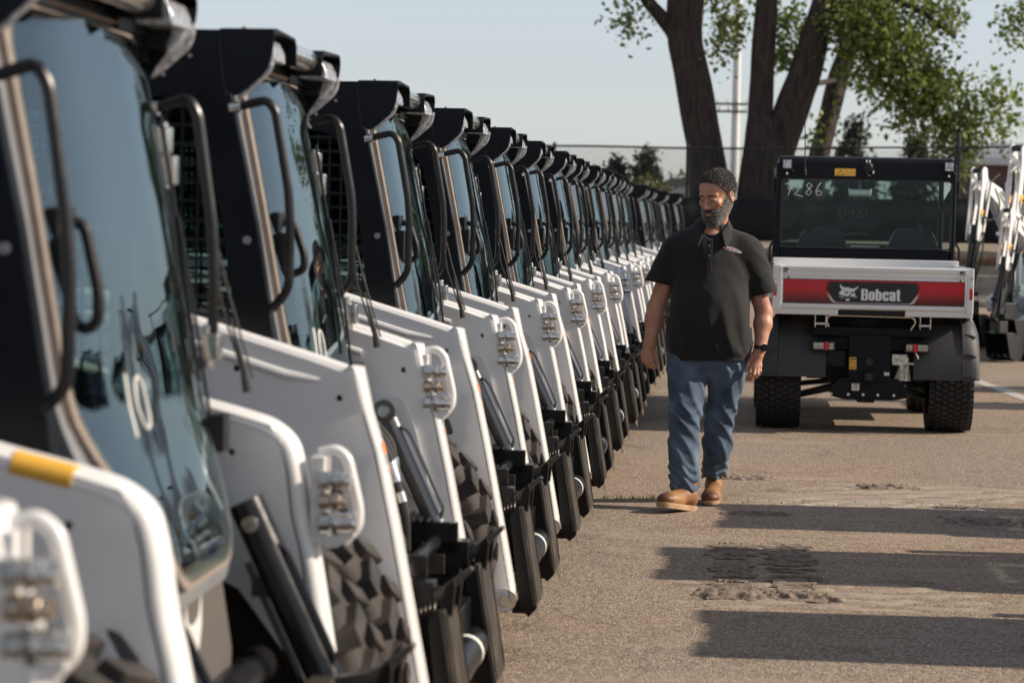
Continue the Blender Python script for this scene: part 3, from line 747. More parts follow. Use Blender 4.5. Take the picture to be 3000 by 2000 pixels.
bb = MB(); bb.prism([(0-.30,0),(.30,0),(.26,.10),(.17,.24),(.15,.62),(-.15,.62),(-.17,.24),(-.26,.10)], 0, 2.35, axis='x'); 
pb = bb.build('concrete_barrier', 'concrete', bevel=.02)
places = ['far left end of the barrier line, hidden behind the loaders', 'second barrier of the line, behind the loaders', 'barrier behind the last loaders of the row', 'barrier right behind the man', 'barrier behind the utility vehicle cab', 'barrier showing between the utility vehicle and the excavator booms', 'barrier behind the excavator booms at the right edge']
for k in range(7):
    o = pb if k == 0 else pb.copy()
    if k: col.objects.link(o)
    o.location = (-10.6+2.42*k, 49.6+.05*math.sin(k*3), .0 if k != 5 else .04); o.rotation_euler = (0, 0, R(rr.uniform(-1, 1)))
    tag(o, 'grey concrete block, '+places[k], 'barrier', 'concrete barriers along the back of the lot')
bk = MB()
v = []; nx = 60
for i in range(nx+1):
    x = -16+34*i/nx; w1 = .06*math.sin(i*1.7)+.05*math.sin(i*.6)
    v += [(x, 50.1, 0), (x, 51.0, .45+w1), (x, 54.2, 1.06+w1*.5), (x, 55.0, 1.12), (x, 59.0, 1.2), (x, 75.0, 1.2), (x, 130., 1.6), (x, 700., 1.4)]
bk.add(v, [(i*8+j, (i+1)*8+j, (i+1)*8+j+1, i*8+j+1) for i in range(nx) for j in range(7)])
for q in range(len(bk.f)): bk.m[q] = 0 if (q % 7) < 2 else 1
tag(bk.build('bank', ['soil','tansoil'], angle=180), kind='structure')
gr = empty('guard_rail', (0, 50.4, 0), 0, 'rusty brown guard rail behind the concrete barriers', 'guard rail')
b = MB(); b.prism([(-.03,.80),(.0,.83),(.0,.87),(-.03,.90),(.0,.93),(.0,.97),(-.03,1.0),(-.05,.97),(-.05,.83)], -12, 14, axis='x'); b.build('rail', 'rust', gr)
for k in range(10): 
    b = MB(); b.box((-11.5+2.6*k, -.0, 0), (-11.36+2.6*k, .14, .95)); b.build('post', 'rust', gr)
# chain-link fence with windscreen
FX0, FX1, FY = -13.0, 11.3, 56.
def ftop(x): return 3.29+.018*max(0, x)*1.3
fe = empty('chain_link_fence', (0, FY, 0), 0, 'tall black chain link fence with dark windscreen along the back of the lot', 'fence')
b = MB(); b.tube([(x, 0, ftop(x)-.012*math.sin(x*1.0)**2) for x in np.linspace(FX0, FX1, 60)], .024, n=8); b.build('top_rail', 'fence', fe)
x = -1.27-3.05*3; k = 0
while x < FX1:
    b = MB(); ht = ftop(x)+.03 if abs(x-4.9) > .7 else 3.68
    b.cyl((x, .03, 1.0), (x, .03, ht), .036 if abs(x-4.9) > .7 else .06, n=10); b.lathe([(.04,0),(.042,.02),(.02,.05),(.001,.055)], (x, .03, ht), axis='z', n=10); b.build('post', 'fence', fe); x += 3.08
b = MB(); st_ = .075; r_ = .0028; H0 = 2.0
for sgn in (-1, 1):
    q = FX0-1.5
    while q < FX1+1.5:
        xa, xb = (q, q+1.3*sgn*1.0)
        za, zb = H0, H0+1.3
        # clip to the fence
        t0, t1 = 0., 1.
        for lim, s_ in ((FX0, 1), (FX1, -1)):
            pass
        if min(xa, xb) >= FX0 and max(xa, xb) <= FX1: b.bar((xa, .01*sgn, za), (xb, .01*sgn, zb), r_*2, r_*2)
        q += st_
b.build('wire_mesh', 'fence', fe, smooth=False)
b = MB(); v = []; nn_ = 160
for i in range(nn_+1):
    x = FX0+(FX1-FX0)*i/nn_; s1 = .04*math.sin(x*2.3)+.02*math.sin(x*7); tz = 2.12+.018*max(0, x)+.015*math.sin(x*4.1)
    v += [(x, -.05+s1*.2, 1.22), (x, -.05+s1, 1.6), (x, -.05+s1*.4, tz), (x, -.04+s1*.4, tz), (x, -.04+s1, 1.6), (x, -.04+s1*.2, 1.22)]
b.add(v, [(i*6+j, (i+1)*6+j, (i+1)*6+(j+1) % 6, i*6+(j+1) % 6) for i in range(nn_) for j in range(6)])
b.build('windscreen', 'fabric', fe, angle=180)

# ------------------------------------------------------------------ trees
def leafmat(name, c0, c1):
    m = bpy.data.materials.new(name); m.use_nodes = True; nt = m.node_tree; N = nt.nodes; L = nt.links; b = N['Principled BSDF']
    at = N.new('ShaderNodeVertexColor'); at.layer_name = 'shade'
    r = N.new('ShaderNodeMix'); r.data_type = 'RGBA'; r.inputs[6].default_value = (*c0, 1); r.inputs[7].default_value = (*c1, 1)
    sp = N.new('ShaderNodeSeparateColor'); L.new(at.outputs[0], sp.inputs[0]); L.new(sp.outputs[0], r.inputs[0])
    L.new(r.outputs[2], b.inputs['Base Color']); b.inputs['Roughness'].default_value = .45
    tl = N.new('ShaderNodeBsdfTranslucent'); L.new(r.outputs[2], tl.inputs[0]); mx = N.new('ShaderNodeMixShader'); mx.inputs[0].default_value = .40
    L.new(b.outputs[0], mx.inputs[1]); L.new(tl.outputs[0], mx.inputs[2]); L.new(mx.outputs[0], N['Material Output'].inputs[0])
    return m
M['leaf'] = leafmat('cottonwood_leaf', (.045, .080, .018), (.29, .35, .085))
M['leaf2'] = leafmat('conifer_needles', (.020, .028, .020), (.055, .065, .040))
M['leaf3'] = leafmat('shrub_leaf', (.055, .07, .025), (.16, .17, .05))
M['bark'] = mat('furrowed_bark', (.085, .062, .050), .95, c2=(.012,.009,.008), vscale=5)
def bark_fix():
    nt = M['bark'].node_tree; N = nt.nodes; L = nt.links
    tc = [n for n in N if n.type == 'TEX_COORD'][0]; no = [n for n in N if n.type == 'TEX_NOISE'][0]
    mp = N.new('ShaderNodeMapping'); mp.inputs['Scale'].default_value = (3.2, 3.2, .45); L.new(tc.outputs['Object'], mp.inputs[0]); L.new(mp.outputs[0], no.inputs['Vector'])
    no.inputs['Scale'].default_value = 4.5; no.inputs['Detail'].default_value = 8; no.inputs['Roughness'].default_value = .65
    bp = N.new('ShaderNodeBump'); bp.inputs['Strength'].default_value = 1.; bp.inputs['Distance'].default_value = .06
    L.new(no.outputs['Fac'], bp.inputs['Height']); L.new(bp.outputs[0], N['Principled BSDF'].inputs['Normal'])
bark_fix()
def limb(mb, pts, rads, n=20, seed=0):
    rn = np.random.RandomState(seed); ph = rn.uniform(0, 6.28, 6)
    P = [Vector(p) for p in pts]; Q = []; S = []
    for i in range(len(P)-1):
        for k in range(8):
            t = k/8; p0 = P[max(i-1, 0)]; p1 = P[i]; p2 = P[i+1]; p3 = P[min(i+2, len(P)-1)]
            q = .5*((2*p1)+(-p0+p2)*t+(2*p0-5*p1+4*p2-p3)*t*t+(-p0+3*p1-3*p2+p3)*t**3)
            Q.append(q); S.append(rads[i]*(1-t)+rads[i+1]*t)
    Q.append(P[-1]); S.append(rads[-1]); v = []
    for i, q in enumerate(Q):
        d = (Q[min(i+1, len(Q)-1)]-Q[max(i-1, 0)]).normalized(); u = d.cross(Vector((0, 1, 0)))
        if u.length < .1: u = d.cross(Vector((1, 0, 0)))
        u.normalize(); w = d.cross(u)
        for k in range(n):
            a = 2*math.pi*k/n; rr_ = S[i]*(1+.06*math.sin(3*a+ph[0]+q.z)+.05*math.sin(5*a+ph[1]-q.z*1.3)+.03*math.sin(9*a+ph[2]+q.z*2))
            v.append(q+(u*math.cos(a)+w*math.sin(a))*rr_)
    f = [(i*n+k, i*n+(k+1) % n, (i+1)*n+(k+1) % n, (i+1)*n+k) for i in range(len(Q)-1) for k in range(n)]
    f += [tuple(range(n-1, -1, -1)), tuple(range((len(Q)-1)*n, len(Q)*n))]
    mb.add(v, f)
def crown(name, parent, clumps, matn, size=.085, seed=1, hang=0.):
    """clumps: (x, y, z, rx, ry, rz, count)"""
    rn = np.random.RandomState(seed); V = []; sh = []
    for (x, y, z, rx, ry, rz, cnt) in clumps:
        nt_ = max(3, int(cnt*(.86 if matn == 'leaf' else 1)/26)); tw = rn.normal(0, 1, (nt_, 3)); tw /= np.linalg.norm(tw, axis=1)[:, None]; tw *= rn.uniform(.35, 1.08, (nt_, 1))**.6
        base = rn.uniform(.0, 1, nt_)
        for i in range(nt_):
            c0 = np.array([x+tw[i,0]*rx, y+tw[i,1]*ry, z+tw[i,2]*rz]); m = rn.randint(14, 38)
            sp = rn.uniform(.14, .30); off = rn.normal(0, sp, (m, 3)); off[:, 2] = off[:, 2]*.9-hang*np.abs(rn.normal(0, .2, m))
            for o in off:
                V.append(c0+o); sh.append(np.clip(base[i]*.55+rn.uniform(0, .5), 0, 1))
    V = np.array(V); n = len(V); s = size*rn.uniform(.6, 1.25, n)[:, None]
    a = rn.normal(0, 1, (n, 3)); a /= np.linalg.norm(a, axis=1)[:, None]; b = np.cross(a, rn.normal(0, 1, (n, 3))); b /= np.linalg.norm(b, axis=1)[:, None]
    nr = np.cross(a, b)
    vs = np.stack([V-a*s, V+b*s*.62+nr*s*.15, V+a*s, V-b*s*.62+nr*s*.15], 1).reshape(-1, 3)
    me = bpy.data.meshes.new(name); me.vertices.add(n*4); me.vertices.foreach_set('co', vs.ravel().astype(np.float32))
    me.loops.add(n*4); me.loops.foreach_set('vertex_index', np.arange(n*4, dtype=np.int32)); me.polygons.add(n)
    me.polygons.foreach_set('loop_start', np.arange(0, n*4, 4, dtype=np.int32)); me.update(calc_edges=True); me.validate()
    ca = me.color_attributes.new('shade', 'FLOAT_COLOR', 'POINT'); cc = np.ones((n*4, 4), np.float32); cc[:, :3] = np.repeat(np.array(sh), 4)[:, None]
    ca.data.foreach_set('color', cc.ravel()); me.materials.append(M[matn])
    o = bpy.data.objects.new(name, me); col.objects.link(o); o.parent = parent; return o
# left leaning tree
t1 = empty('cottonwood_tree', (-.7, 58.3, 1.1), 0, 'big cottonwood with one thick trunk leaning left, directly behind the man\'s head', 'tree', 'large trees behind the fence')
b = MB(); limb(b, [(.12,0,-.2),(.02,0,1.2),(-.13,0,2.25),(-.49,0,4.07),(-.66,0,4.9),(-.64,0,5.8),(-.50,.1,8.)], [.62,.50,.43,.41,.42,.44,.36], seed=1)
limb(b, [(-.66,0,4.6),(-.95,0,5.05),(-1.25,-.05,5.4),(-1.60,-.1,5.8),(-2.3,-.2,6.9)], [.20,.19,.17,.15,.12], n=14, seed=2)
b.build('trunk', 'bark', t1, angle=180)
crown('crown', t1, [(-1.95,-.2,5.25,.14,.3,.40,150),(-2.15,-.2,5.65,.20,.3,.25,140),(.35,.4,5.35,.33,.5,.45,420),(.25,.4,4.78,.15,.4,.30,110),(.05,.5,5.8,.30,.5,.25,160),(-.9,0,7.6,2.4,2,1.0,1400)], 'leaf', seed=3, hang=1.)
t2 = empty('cottonwood_tree', (.6, 58.0, 1.1), 0, 'big cottonwood splitting low into a V of two trunks, leaves hanging over the utility vehicle', 'tree', 'large trees behind the fence')
b = MB(); limb(b, [(-.02,0,-.2),(-.02,0,1.0),(.02,0,2.0),(-.02,0,3.0)], [.66,.56,.52,.40], n=24, seed=4)
limb(b, [(-.12,0,2.0),(-.12,0,3.0),(-.10,0,4.2),(-.03,0,5.8),(.05,.1,8.)], [.36,.30,.275,.26,.22], seed=5)
limb(b, [(.10,0,1.2),(.38,0,2.4),(.66,0,3.3),(.92,0,4.1),(1.14,0,5.0),(1.32,0,5.8),(1.8,.1,7.8)], [.42,.40,.40,.37,.33,.28,.2], seed=6)
limb(b, [(1.2,0,5.3),(2.2,-.2,5.9),(3.4,-.3,5.6),(4.4,-.3,4.9)], [.13,.10,.07,.04], n=10, seed=7)
limb(b, [(2.6,-.2,5.85),(3.2,-.1,4.9),(3.9,0,4.2),(4.4,.1,3.4)], [.07,.055,.04,.025], n=8, seed=8)
b.build('trunk', 'bark', t2, angle=180)
crown('crown', t2, [(2.2,-.3,5.5,.85,.8,.42,1700),(3.1,-.3,4.85,.75,.8,.50,1500),(3.6,-.2,4.05,.70,.7,.45,1150),(2.4,-.1,4.15,.55,.6,.42,620),(2.9,-.2,3.45,.45,.6,.33,420),(4.3,-.2,3.7,.65,.7,.50,900),(4.85,-.1,2.95,.62,.6,.45,820),(4.45,0,2.2,.5,.5,.42,600),(3.55,-.1,3.05,.32,.4,.42,300),(5.3,-.1,3.75,.40,.5,.34,360),(5.65,0,3.2,.28,.4,.25,160),
   (3.7,-.2,5.75,.6,.6,.28,520),(4.45,-.3,5.6,.22,.4,.30,140),(4.3,-.3,5.2,.16,.3,.22,80),(1.95,-.2,4.9,.42,.5,.35,420),(.48,.6,4.7,.26,.5,.5,340),(.55,.7,5.5,.28,.5,.4,300),(1.30,.3,2.95,.17,.3,.38,110),(.9,.5,4.9,.2,.3,.5,110),(4.0,-.2,2.6,.25,.4,.3,150),
   (5.8,-.2,5.5,.28,.5,.48,330),(6.3,-.2,5.9,.4,.5,.3,260),(2.5,0,7.8,2.6,2.2,1.2,1500),(5.0,0,7.4,1.6,1.6,.7,600)], 'leaf', seed=4, hang=1.)
t3 = empty('cottonwood_tree', (1.7, 62.0, 1.1), 0, 'slimmer tree trunk leaning right, rising behind the roof of the utility vehicle', 'tree', 'large trees behind the fence')
b = MB(); limb(b, [(-.1,0,-.2),(.2,0,1.2),(.36,0,2.3),(.72,0,4.1),(1.0,0,5.1),(1.4,.1,7.5)], [.33,.29,.26,.25,.24,.16], n=16, seed=9)
limb(b, [(-.15,-2.5,3.85),(.3,-1.2,4.0),(.72,0,4.15)], [.06,.07,.07], n=8, seed=10)
b.build('trunk', 'bark', t3, angle=180)
crown('crown', t3, [(1.6,.3,5.6,.9,.8,.6,900),(1.4,.2,4.4,.4,.5,.3,140),(1.6,.2,7.2,1.6,1.4,.9,900)], 'leaf', seed=5, hang=1.)

def conifer(x, y, z0, h, w, label, seed, bush=False):
    t = empty('pine_tree' if not bush else 'shrub', (x, y, z0), 0, label, 'tree' if not bush else 'shrub', 'far trees on the skyline')
    if not bush:
        b = MB(); limb(b, [(0,0,0),(0,0,h*.5),(0,0,h*.98)], [w*.06,w*.04,.01], n=8, seed=seed); b.build('trunk', 'bark', t)
        cl = []
        for k in range(16):
            f = k/15; cl.append((0, 0, h*(.10+.88*f), w*.5*(1-f)**.8+.05, w*.5*(1-f)**.8+.05, h*.04, int(420*(1-f)**1.4+24)))
        crown('crown', t, cl, 'leaf2', size=.16, seed=seed)
    else:
        rn = random.Random(seed); cl = [(rn.uniform(-w*.35, w*.35), rn.uniform(-.5, .5), h*rn.uniform(.3, .62), w*.28, .6, h*.30, 260) for _ in range(9)]
        b = MB(); limb(b, [(0,0,-.1),(.1,0,h*.3),(.2,0,h*.5)], [.12,.08,.04], n=8, seed=seed); b.build('trunk', 'bark', t)
        crown('crown', t, cl, 'leaf3', size=.13, seed=seed)
conifer(-5.50,110,1.5,2.75,1.5,'small dark conifer at the left end of the fence skyline',21)
conifer(-4.19,110,1.5,3.1,2.3,'pointed dark conifer between the small one and the fence post',22)
conifer(5.04,108,1.5,4.6,2.4,'dark conifer rising just above the utility vehicle roof',23)
conifer(8.05,112,1.5,4.1,2.6,'dark conifer showing beneath the hanging leaves on the right',24)
conifer(-5.0,104,1.4,2.1,2.4,'low olive green shrub mass under the two left conifers',25,True)
conifer(-3.9,103,1.4,2.15,1.6,'rounded olive shrub at the foot of the pointed conifer',26,True)
conifer(-2.55,118,1.5,2.55,2.6,'round pale green tree beside the fence post, above the small white house',27,True)
conifer(-7.2,112,1.4,1.9,3.0,'green shrub mass behind the roofs of the loaders',28,True)
# small far house, brick building, utility pole
M['siding'] = mat('pale_siding', (.55, .55, .56), .7, var=.05)
M['roofing'] = mat('grey_shingles', (.20, .18, .17), .9, var=.1)
M['brick'] = mat('brown_brick', (.13, .075, .055), .85, c2=(.09,.05,.04), vscale=4)
M['paleroof'] = mat('pale_metal_roof', (.60, .62, .64), .5)
h = empty('house', (-2.6, 114, 1.3), 0, 'tiny pale house with a grey roof on the skyline beside the fence post', 'house')
b = MB(); b.box((-.9,-1,0), (.9,1,1.95)); b.build('wall', 'siding', h)
b = MB(); b.prism([(-1.05,1.95),(1.05,1.95),(.5,2.35),(-.5,2.35)], -1.1, 1.1); b.build('roof', 'roofing', h)
for k in range(3):
    b = MB(); b.box((-.75+k*.55,-1.03,1.1), (-.45+k*.55,-1.0,1.6)); b.build('window', 'black', h)
h = empty('house', (-.6, 150, 1.3), 0, 'brown low building far behind the trunk of the leaning tree', 'house')
b = MB(); b.box((-3,-2,0), (6,2,2.2)); b.build('wall', 'brick', h)
b = MB(); b.box((-3.1,-2.1,2.2), (6.1,2.1,2.5)); b.build('roof', 'roofing', h)
h = empty('warehouse', (14.5, 105, 1.2), 0, 'brown brick building with a pale flat roof edge behind the leaves on the right', 'building')
b = MB(); b.box((-4.8,-3,0), (6,5,3.0)); b.build('wall', 'brick', h)
b = MB(); b.box((-5.2,-3.4,3.0), (6.4,5.4,3.35)); b.prism([(-4.6,3.35),(-3.9,3.95),(6.0,3.95),(6.4,3.35)], -2.8, 5); b.build('roof', 'paleroof', h, bevel=.03)
for k in range(3):
    b = MB(); b.box((-3.8+k*1.5,-3.04,1.1), (-2.9+k*1.5,-3.0,2.2)); b.build('window', 'black', h)
M['pole'] = mat('white_painted_pole', (.62, .63, .63), .5, var=.05)
M['oldwood'] = mat('grey_timber_crossarm', (.16, .13, .11), .9, var=.2)
p = empty('utility_pole', (-.125, 75, 1.1), 0, 'tall white pole with two thin cross arms between the tree trunks', 'pole')
b = MB(); b.cyl((0,0,0), (.0,0,9.5), .145, .105, n=20); b.cyl((0,0,.95), (0,0,1.05), .17, n=20); b.build('shaft', 'pole', p)
for z, w_ in ((4.13,.64),(3.90,.60)):
    b = MB(); b.box((-w_,-.20,z-.035), (w_*.55,-.13,z+.035)); 
    ca = b.build('cross_arm', 'oldwood', p, bevel=.005)
    for k in range(4):
        b = MB(); xx = -w_+.08+k*(w_*1.4)/3; b.lathe([(.02,0),(.03,.03),(.018,.05),(.028,.08),(.01,.12)], (xx,-.165,z+.035), axis='z', n=10); b.build('insulator', 'siding', ca)
# ------------------------------------------------------------------ utility vehicle (seen from behind)
UX, UY = 1.01, 18.0
U = empty('utility_vehicle', (UX, UY+.9, 0), 0, 'utility vehicle', 'utility vehicle')
U['label'] = 'utility vehicle seen from behind, red tailgate panel, number 7286 chalked on its window'
OY = -.9   # parts below use y measured from the tailgate plane (18.0 m in the row)
def ub(mb, name, mt, parent=None, **k): 
    o = mb.build(name, mt, parent or U, **k); 
    if parent is None: o.location = (0, OY, 0)
    return o
def ux(x): return x-UX
# cargo bed
b = MB()
yb0, yb1 = .20, 1.48
b.box((ux(.305), yb0+.03, .93), (ux(1.740), yb1, .96))                     # floor
for x0, x1 in ((.290,.335),(1.712,1.757)):                                   # sides
    b.box((ux(x0), yb0+.035, .93), (ux(x1), yb1, 1.262))
b.box((ux(.29), yb1-.04, .93), (ux(1.757), yb1, 1.300))                      # headboard
for x0, x1 in ((.276,.338),(1.709,1.760)): b.box((ux(x0), yb0-.015, .925), (ux(x1), yb0+.05, 1.262))   # corner posts
b.box((ux(.278), yb0+.0, .895), (ux(.765), yb0+.12, .945)); b.box((ux(1.262), yb0+.0, .895), (ux(1.758), yb0+.12, .945))
b.prism([(ux(.282),.945),(ux(.282),.86),(ux(.33),.935)], yb0+.005, yb0+.8); b.prism([(ux(1.754),.945),(ux(1.754),.86),(ux(1.71),.935)], yb0+.005, yb0+.8)
bed = ub(b, 'cargo_bed', 'white', bevel=.006)
b = MB(); b.box((ux(.765), yb0+.02, .90), (ux(1.262), yb0+.5, .935)); 
for k in range(6): b.box((ux(.36+k*.25), yb0+.1, .90), (ux(.40+k*.25), yb1, .93))
ub(b, 'bed_frame', 'black')
# tailgate
b = MB()
b.box((ux(.342), yb0-.012, .950), (ux(1.706), yb0+.022, 1.180))
b.prism([(yb0-.012,1.180),(yb0-.012,1.205),(yb0-.028,1.232),(yb0-.028,1.254),(yb0+.030,1.262),(yb0+.030,1.18)], ux(.342), ux(1.706), axis='x')
b.box((ux(.342), yb0-.016, 1.185), (ux(1.706), yb0-.010, 1.215)); b.box((ux(.342), yb0-.018, .945), (ux(1.706), yb0-.01, .972))
for x in (.342, 1.696): b.box((ux(x), yb0-.018, .95), (ux(x+.010), yb0-.008, 1.25))
tg = ub(b, 'tailgate', 'white', bevel=.003)
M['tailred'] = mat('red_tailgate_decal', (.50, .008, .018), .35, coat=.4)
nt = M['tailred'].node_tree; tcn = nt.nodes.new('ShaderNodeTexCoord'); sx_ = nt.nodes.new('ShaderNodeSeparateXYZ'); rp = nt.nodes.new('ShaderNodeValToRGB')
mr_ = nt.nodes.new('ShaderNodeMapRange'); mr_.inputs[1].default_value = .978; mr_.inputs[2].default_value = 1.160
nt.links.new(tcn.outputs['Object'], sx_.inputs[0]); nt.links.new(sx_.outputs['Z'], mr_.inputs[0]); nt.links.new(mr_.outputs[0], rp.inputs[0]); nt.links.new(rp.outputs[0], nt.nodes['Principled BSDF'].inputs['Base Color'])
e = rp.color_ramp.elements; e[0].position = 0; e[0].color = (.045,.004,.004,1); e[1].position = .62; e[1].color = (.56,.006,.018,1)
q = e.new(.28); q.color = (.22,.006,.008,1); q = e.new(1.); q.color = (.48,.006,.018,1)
yf = yb0-.0125
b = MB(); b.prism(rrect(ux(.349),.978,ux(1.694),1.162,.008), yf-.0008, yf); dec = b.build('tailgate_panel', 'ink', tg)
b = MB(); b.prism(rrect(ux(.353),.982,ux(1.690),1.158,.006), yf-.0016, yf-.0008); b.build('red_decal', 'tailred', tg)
M['hexsilver'] = mat('silver_chevron_decal', (.5, .42, .42), .35)
nt = M['hexsilver'].node_tree; tcn = nt.nodes.new('ShaderNodeTexCoord'); sx_ = nt.nodes.new('ShaderNodeSeparateXYZ'); rp = nt.nodes.new('ShaderNodeValToRGB')
mr_ = nt.nodes.new('ShaderNodeMapRange'); mr_.inputs[1].default_value = .985; mr_.inputs[2].default_value = 1.150
nt.links.new(tcn.outputs['Object'], sx_.inputs[0]); nt.links.new(sx_.outputs['Z'], mr_.inputs[0]); nt.links.new(mr_.outputs[0], rp.inputs[0]); nt.links.new(rp.outputs[0], nt.nodes['Principled BSDF'].inputs['Base Color'])
e = rp.color_ramp.elements; e[0].position = 0; e[0].color = (.62,.56,.56,1); e[1].position = 1.; e[1].color = (.10,.004,.006,1)
for p_, c_ in ((.30,(.60,.45,.43)),(.48,(.62,.012,.02)),(.75,(.25,.006,.01))): q = e.new(p_); q.color = (*c_, 1)
hexo = [(.655,1.085),(.690,1.148),(1.345,1.148),(1.380,1.085),(1.325,.996),(1.305,.986),(.735,.986),(.715,.996)]
hexi = [(.675,1.085),(.707,1.141),(1.328,1.141),(1.359,1.085),(1.306,1.002),(1.285,.9905),(.755,.9905),(.733,1.002)]
b = MB(); b.prism(roundpoly([(ux(x), z) for x, z in hexo], .010, 3), yf-.0024, yf-.0016); b.build('chevron_decal', 'hexsilver', tg)
b = MB(); b.prism(roundpoly([(ux(x), z) for x, z in hexi], .012, 3), yf-.0032, yf-.0024); b.build('name_plate', 'ink', tg)
M['silverink'] = mat('silver_letter_print', (.74, .75, .77), .4)
# name in condensed bold letters
def box_letters(x, z, h, name, parent, y):
    """condensed heavy letters drawn as outlines: B o b c a t"""
    b = MB(); H = h; xh = h*.80; t = h*.24; y0, y1 = y-.0008, y
    def O(x0, w, z0, hh, r=.45):
        b.prism(roundpoly([(x0,z0),(x0+w,z0),(x0+w,z0+hh),(x0,z0+hh)], w*r, 4), y0, y1, holes=[roundpoly([(x0+t,z0+t*.72),(x0+w-t,z0+t*.72),(x0+w-t,z0+hh-t*.72),(x0+t,z0+hh-t*.72)], (w-2*t)*.45, 3)])
    w = H*.58; gp = h*.045
    # B
    b.prism(roundpoly([(x,z),(x+w*1.02,z),(x+w*1.02,z+H*.50),(x+w*.93,z+H*.53),(x+w*1.0,z+H*.57),(x+w*1.0,z+H),(x,z+H)], [0,w*.3,w*.2,.0,w*.15,w*.3,0], 4), y0, y1,
            holes=[roundpoly([(x+t,z+H*.13),(x+w-t*.85,z+H*.13),(x+w-t*.85,z+H*.44),(x+t,z+H*.44)], w*.08, 2), roundpoly([(x+t,z+H*.58),(x+w-t*.9,z+H*.58),(x+w-t*.9,z+H*.87),(x+t,z+H*.87)], w*.08, 2)])
    x += w*1.02+gp
    O(x, w*.95, z, xh); x += w*.95+gp
    O(x, w*.95, z, xh); b.prism([(x,z),(x+t,z),(x+t,z+H),(x,z+H)], y0-.0002, y1); x += w*.95+gp
    # c
    b.prism(roundpoly([(x,z),(x+w*.93,z),(x+w*.93,z+xh*.40),(x+w*.93-t,z+xh*.40),(x+w*.93-t,z+t*.72),(x+t,z+t*.72),(x+t,z+xh-t*.72),(x+w*.93-t,z+xh-t*.72),(x+w*.93-t,z+xh*.60),(x+w*.93,z+xh*.60),(x+w*.93,z+xh),(x,z+xh)], [w*.4,w*.4,0,0,.003,.003,.003,.003,0,0,w*.4,w*.4], 4), y0, y1); x += w*.93+gp
    # a
    O(x, w*.93, z, xh*.60); b.prism([(x+w*.93-t,z),(x+w*.93,z),(x+w*.93,z+xh*.8),(x+w*.93-t,z+xh*.8)], y0-.0002, y1)
    b.prism(roundpoly([(x,z+xh*.66),(x+t,z+xh*.66),(x+t,z+xh-t*.72),(x+w*.93-t,z+xh-t*.72),(x+w*.93-t,z+xh*.55),(x+w*.93,z+xh*.55),(x+w*.93,z+xh),(x,z+xh)], [0,0,.003,.003,0,0,w*.4,w*.4], 4), y0-.0001, y1+.0001); x += w*.93+gp
    # t
    b.prism([(x+w*.12,z+t*.4),(x+w*.22,z),(x+w*.60,z),(x+w*.60,z+t*.6),(x+w*.12+t,z+t*.65),(x+w*.12+t,z+xh*.82),(x+w*.60,z+xh*.82),(x+w*.60,z+xh),(x+w*.12+t,z+xh),(x+w*.12+t,z+H*.98),(x+w*.12,z+H*.98),(x+w*.12,z+xh),(x,z+xh),(x,z+xh*.82),(x+w*.12,z+xh*.82)], y0, y1)
    b.lathe([(.004,y0),(.005,y0)], (x+w*.78, 0, z+.004), n=14)
    return b.build(name, 'silverink', parent, smooth=False)
box_letters(ux(.932), 1.009, .086, 'lettering', tg, yf-.0032)
b = MB()
def PP(px, py): return (ux(.757)+(px-320)*.0003415+.006, 1.1310-(py-250)*.000292)
face = [(355,250),(372,290),(400,322),(440,342),(480,345),(520,342),(570,352),(620,372),(660,365),(705,340),(762,300),(745,340),(715,385),(672,418),(665,450),(620,462),(560,462),(500,455),(450,440),(400,408),(372,370),(352,320)]
b.prism([PP(*q) for q in face], yf-.0040, yf-.0032)
cheek = [(398,410),(440,432),(470,480),(510,496),(545,470),(590,465),(588,520),(575,528),(550,545),(540,570),(495,575),(465,545),(420,545),(370,535),(330,505),(335,480),(360,440)]
b.prism([PP(*q) for q in cheek], yf-.0041, yf-.0032)
b.prism([PP(*q) for q in [(600,495),(640,500),(672,478),(682,470),(690,545),(660,570),(620,578),(590,560)]], yf-.0040, yf-.0032)
b.prism([PP(*q) for q in [(492,632),(530,640),(565,632),(568,660),(555,690),(480,686),(482,650)]], yf-.0040, yf-.0032)
for a, c in (((460,545),(325,575)),((465,560),(350,605)),((470,575),(385,635)),((660,555),(735,580)),((655,565),(722,598)),((650,572),(695,608)),((545,575),(525,625)),((605,575),(575,628))):
    a = PP(*a); c = PP(*c); b.bar((a[0], yf-.0036, a[1]), (c[0], yf-.0036, c[1]), .0006, .0022, up=(0,0,1))
b.build('emblem', 'silverink', tg, smooth=False)
b = MB()
for x, s in ((.385,1),(1.665,-1)):
    b.tube([(ux(x-.035*s), yb0-.03, 1.225), (ux(x-.01*s), yb0-.035, 1.225), (ux(x+.006*s), yb0-.035, 1.215), (ux(x+.006*s), yb0-.03, 1.175)], .004, n=8, rc=.01)
b.build('latch_rod', 'steel', tg)
b = MB()
for x in (.352, 1.655): b.box((ux(x), yb0-.032, 1.213), (ux(x+.038), yb0-.014, 1.240))
for x in (.391, 1.659): b.cyl((ux(x), yb0-.03, 1.178), (ux(x), yb0-.03, 1.162), .006, n=8)
b.build('latch', 'black', tg, bevel=.002)
for x in (.294, 1.742):
    b = MB(); b.cyl((ux(x), yb0-.03, 1.19), (ux(x), yb0-.02, 1.19), .012, n=12); b.tube([(ux(x), yb0-.028, 1.185), (ux(x+.006), yb0-.03, 1.14), (ux(x-.002), yb0-.03, 1.10)], .003, n=6)
    b.build('tailgate_pin', 'steel', bed)
    b = MB(); b.box((ux(x-.013), yb0-.0165, 1.03), (ux(x+.012), yb0-.015, 1.115)); b.build('reflector', 'red', bed)
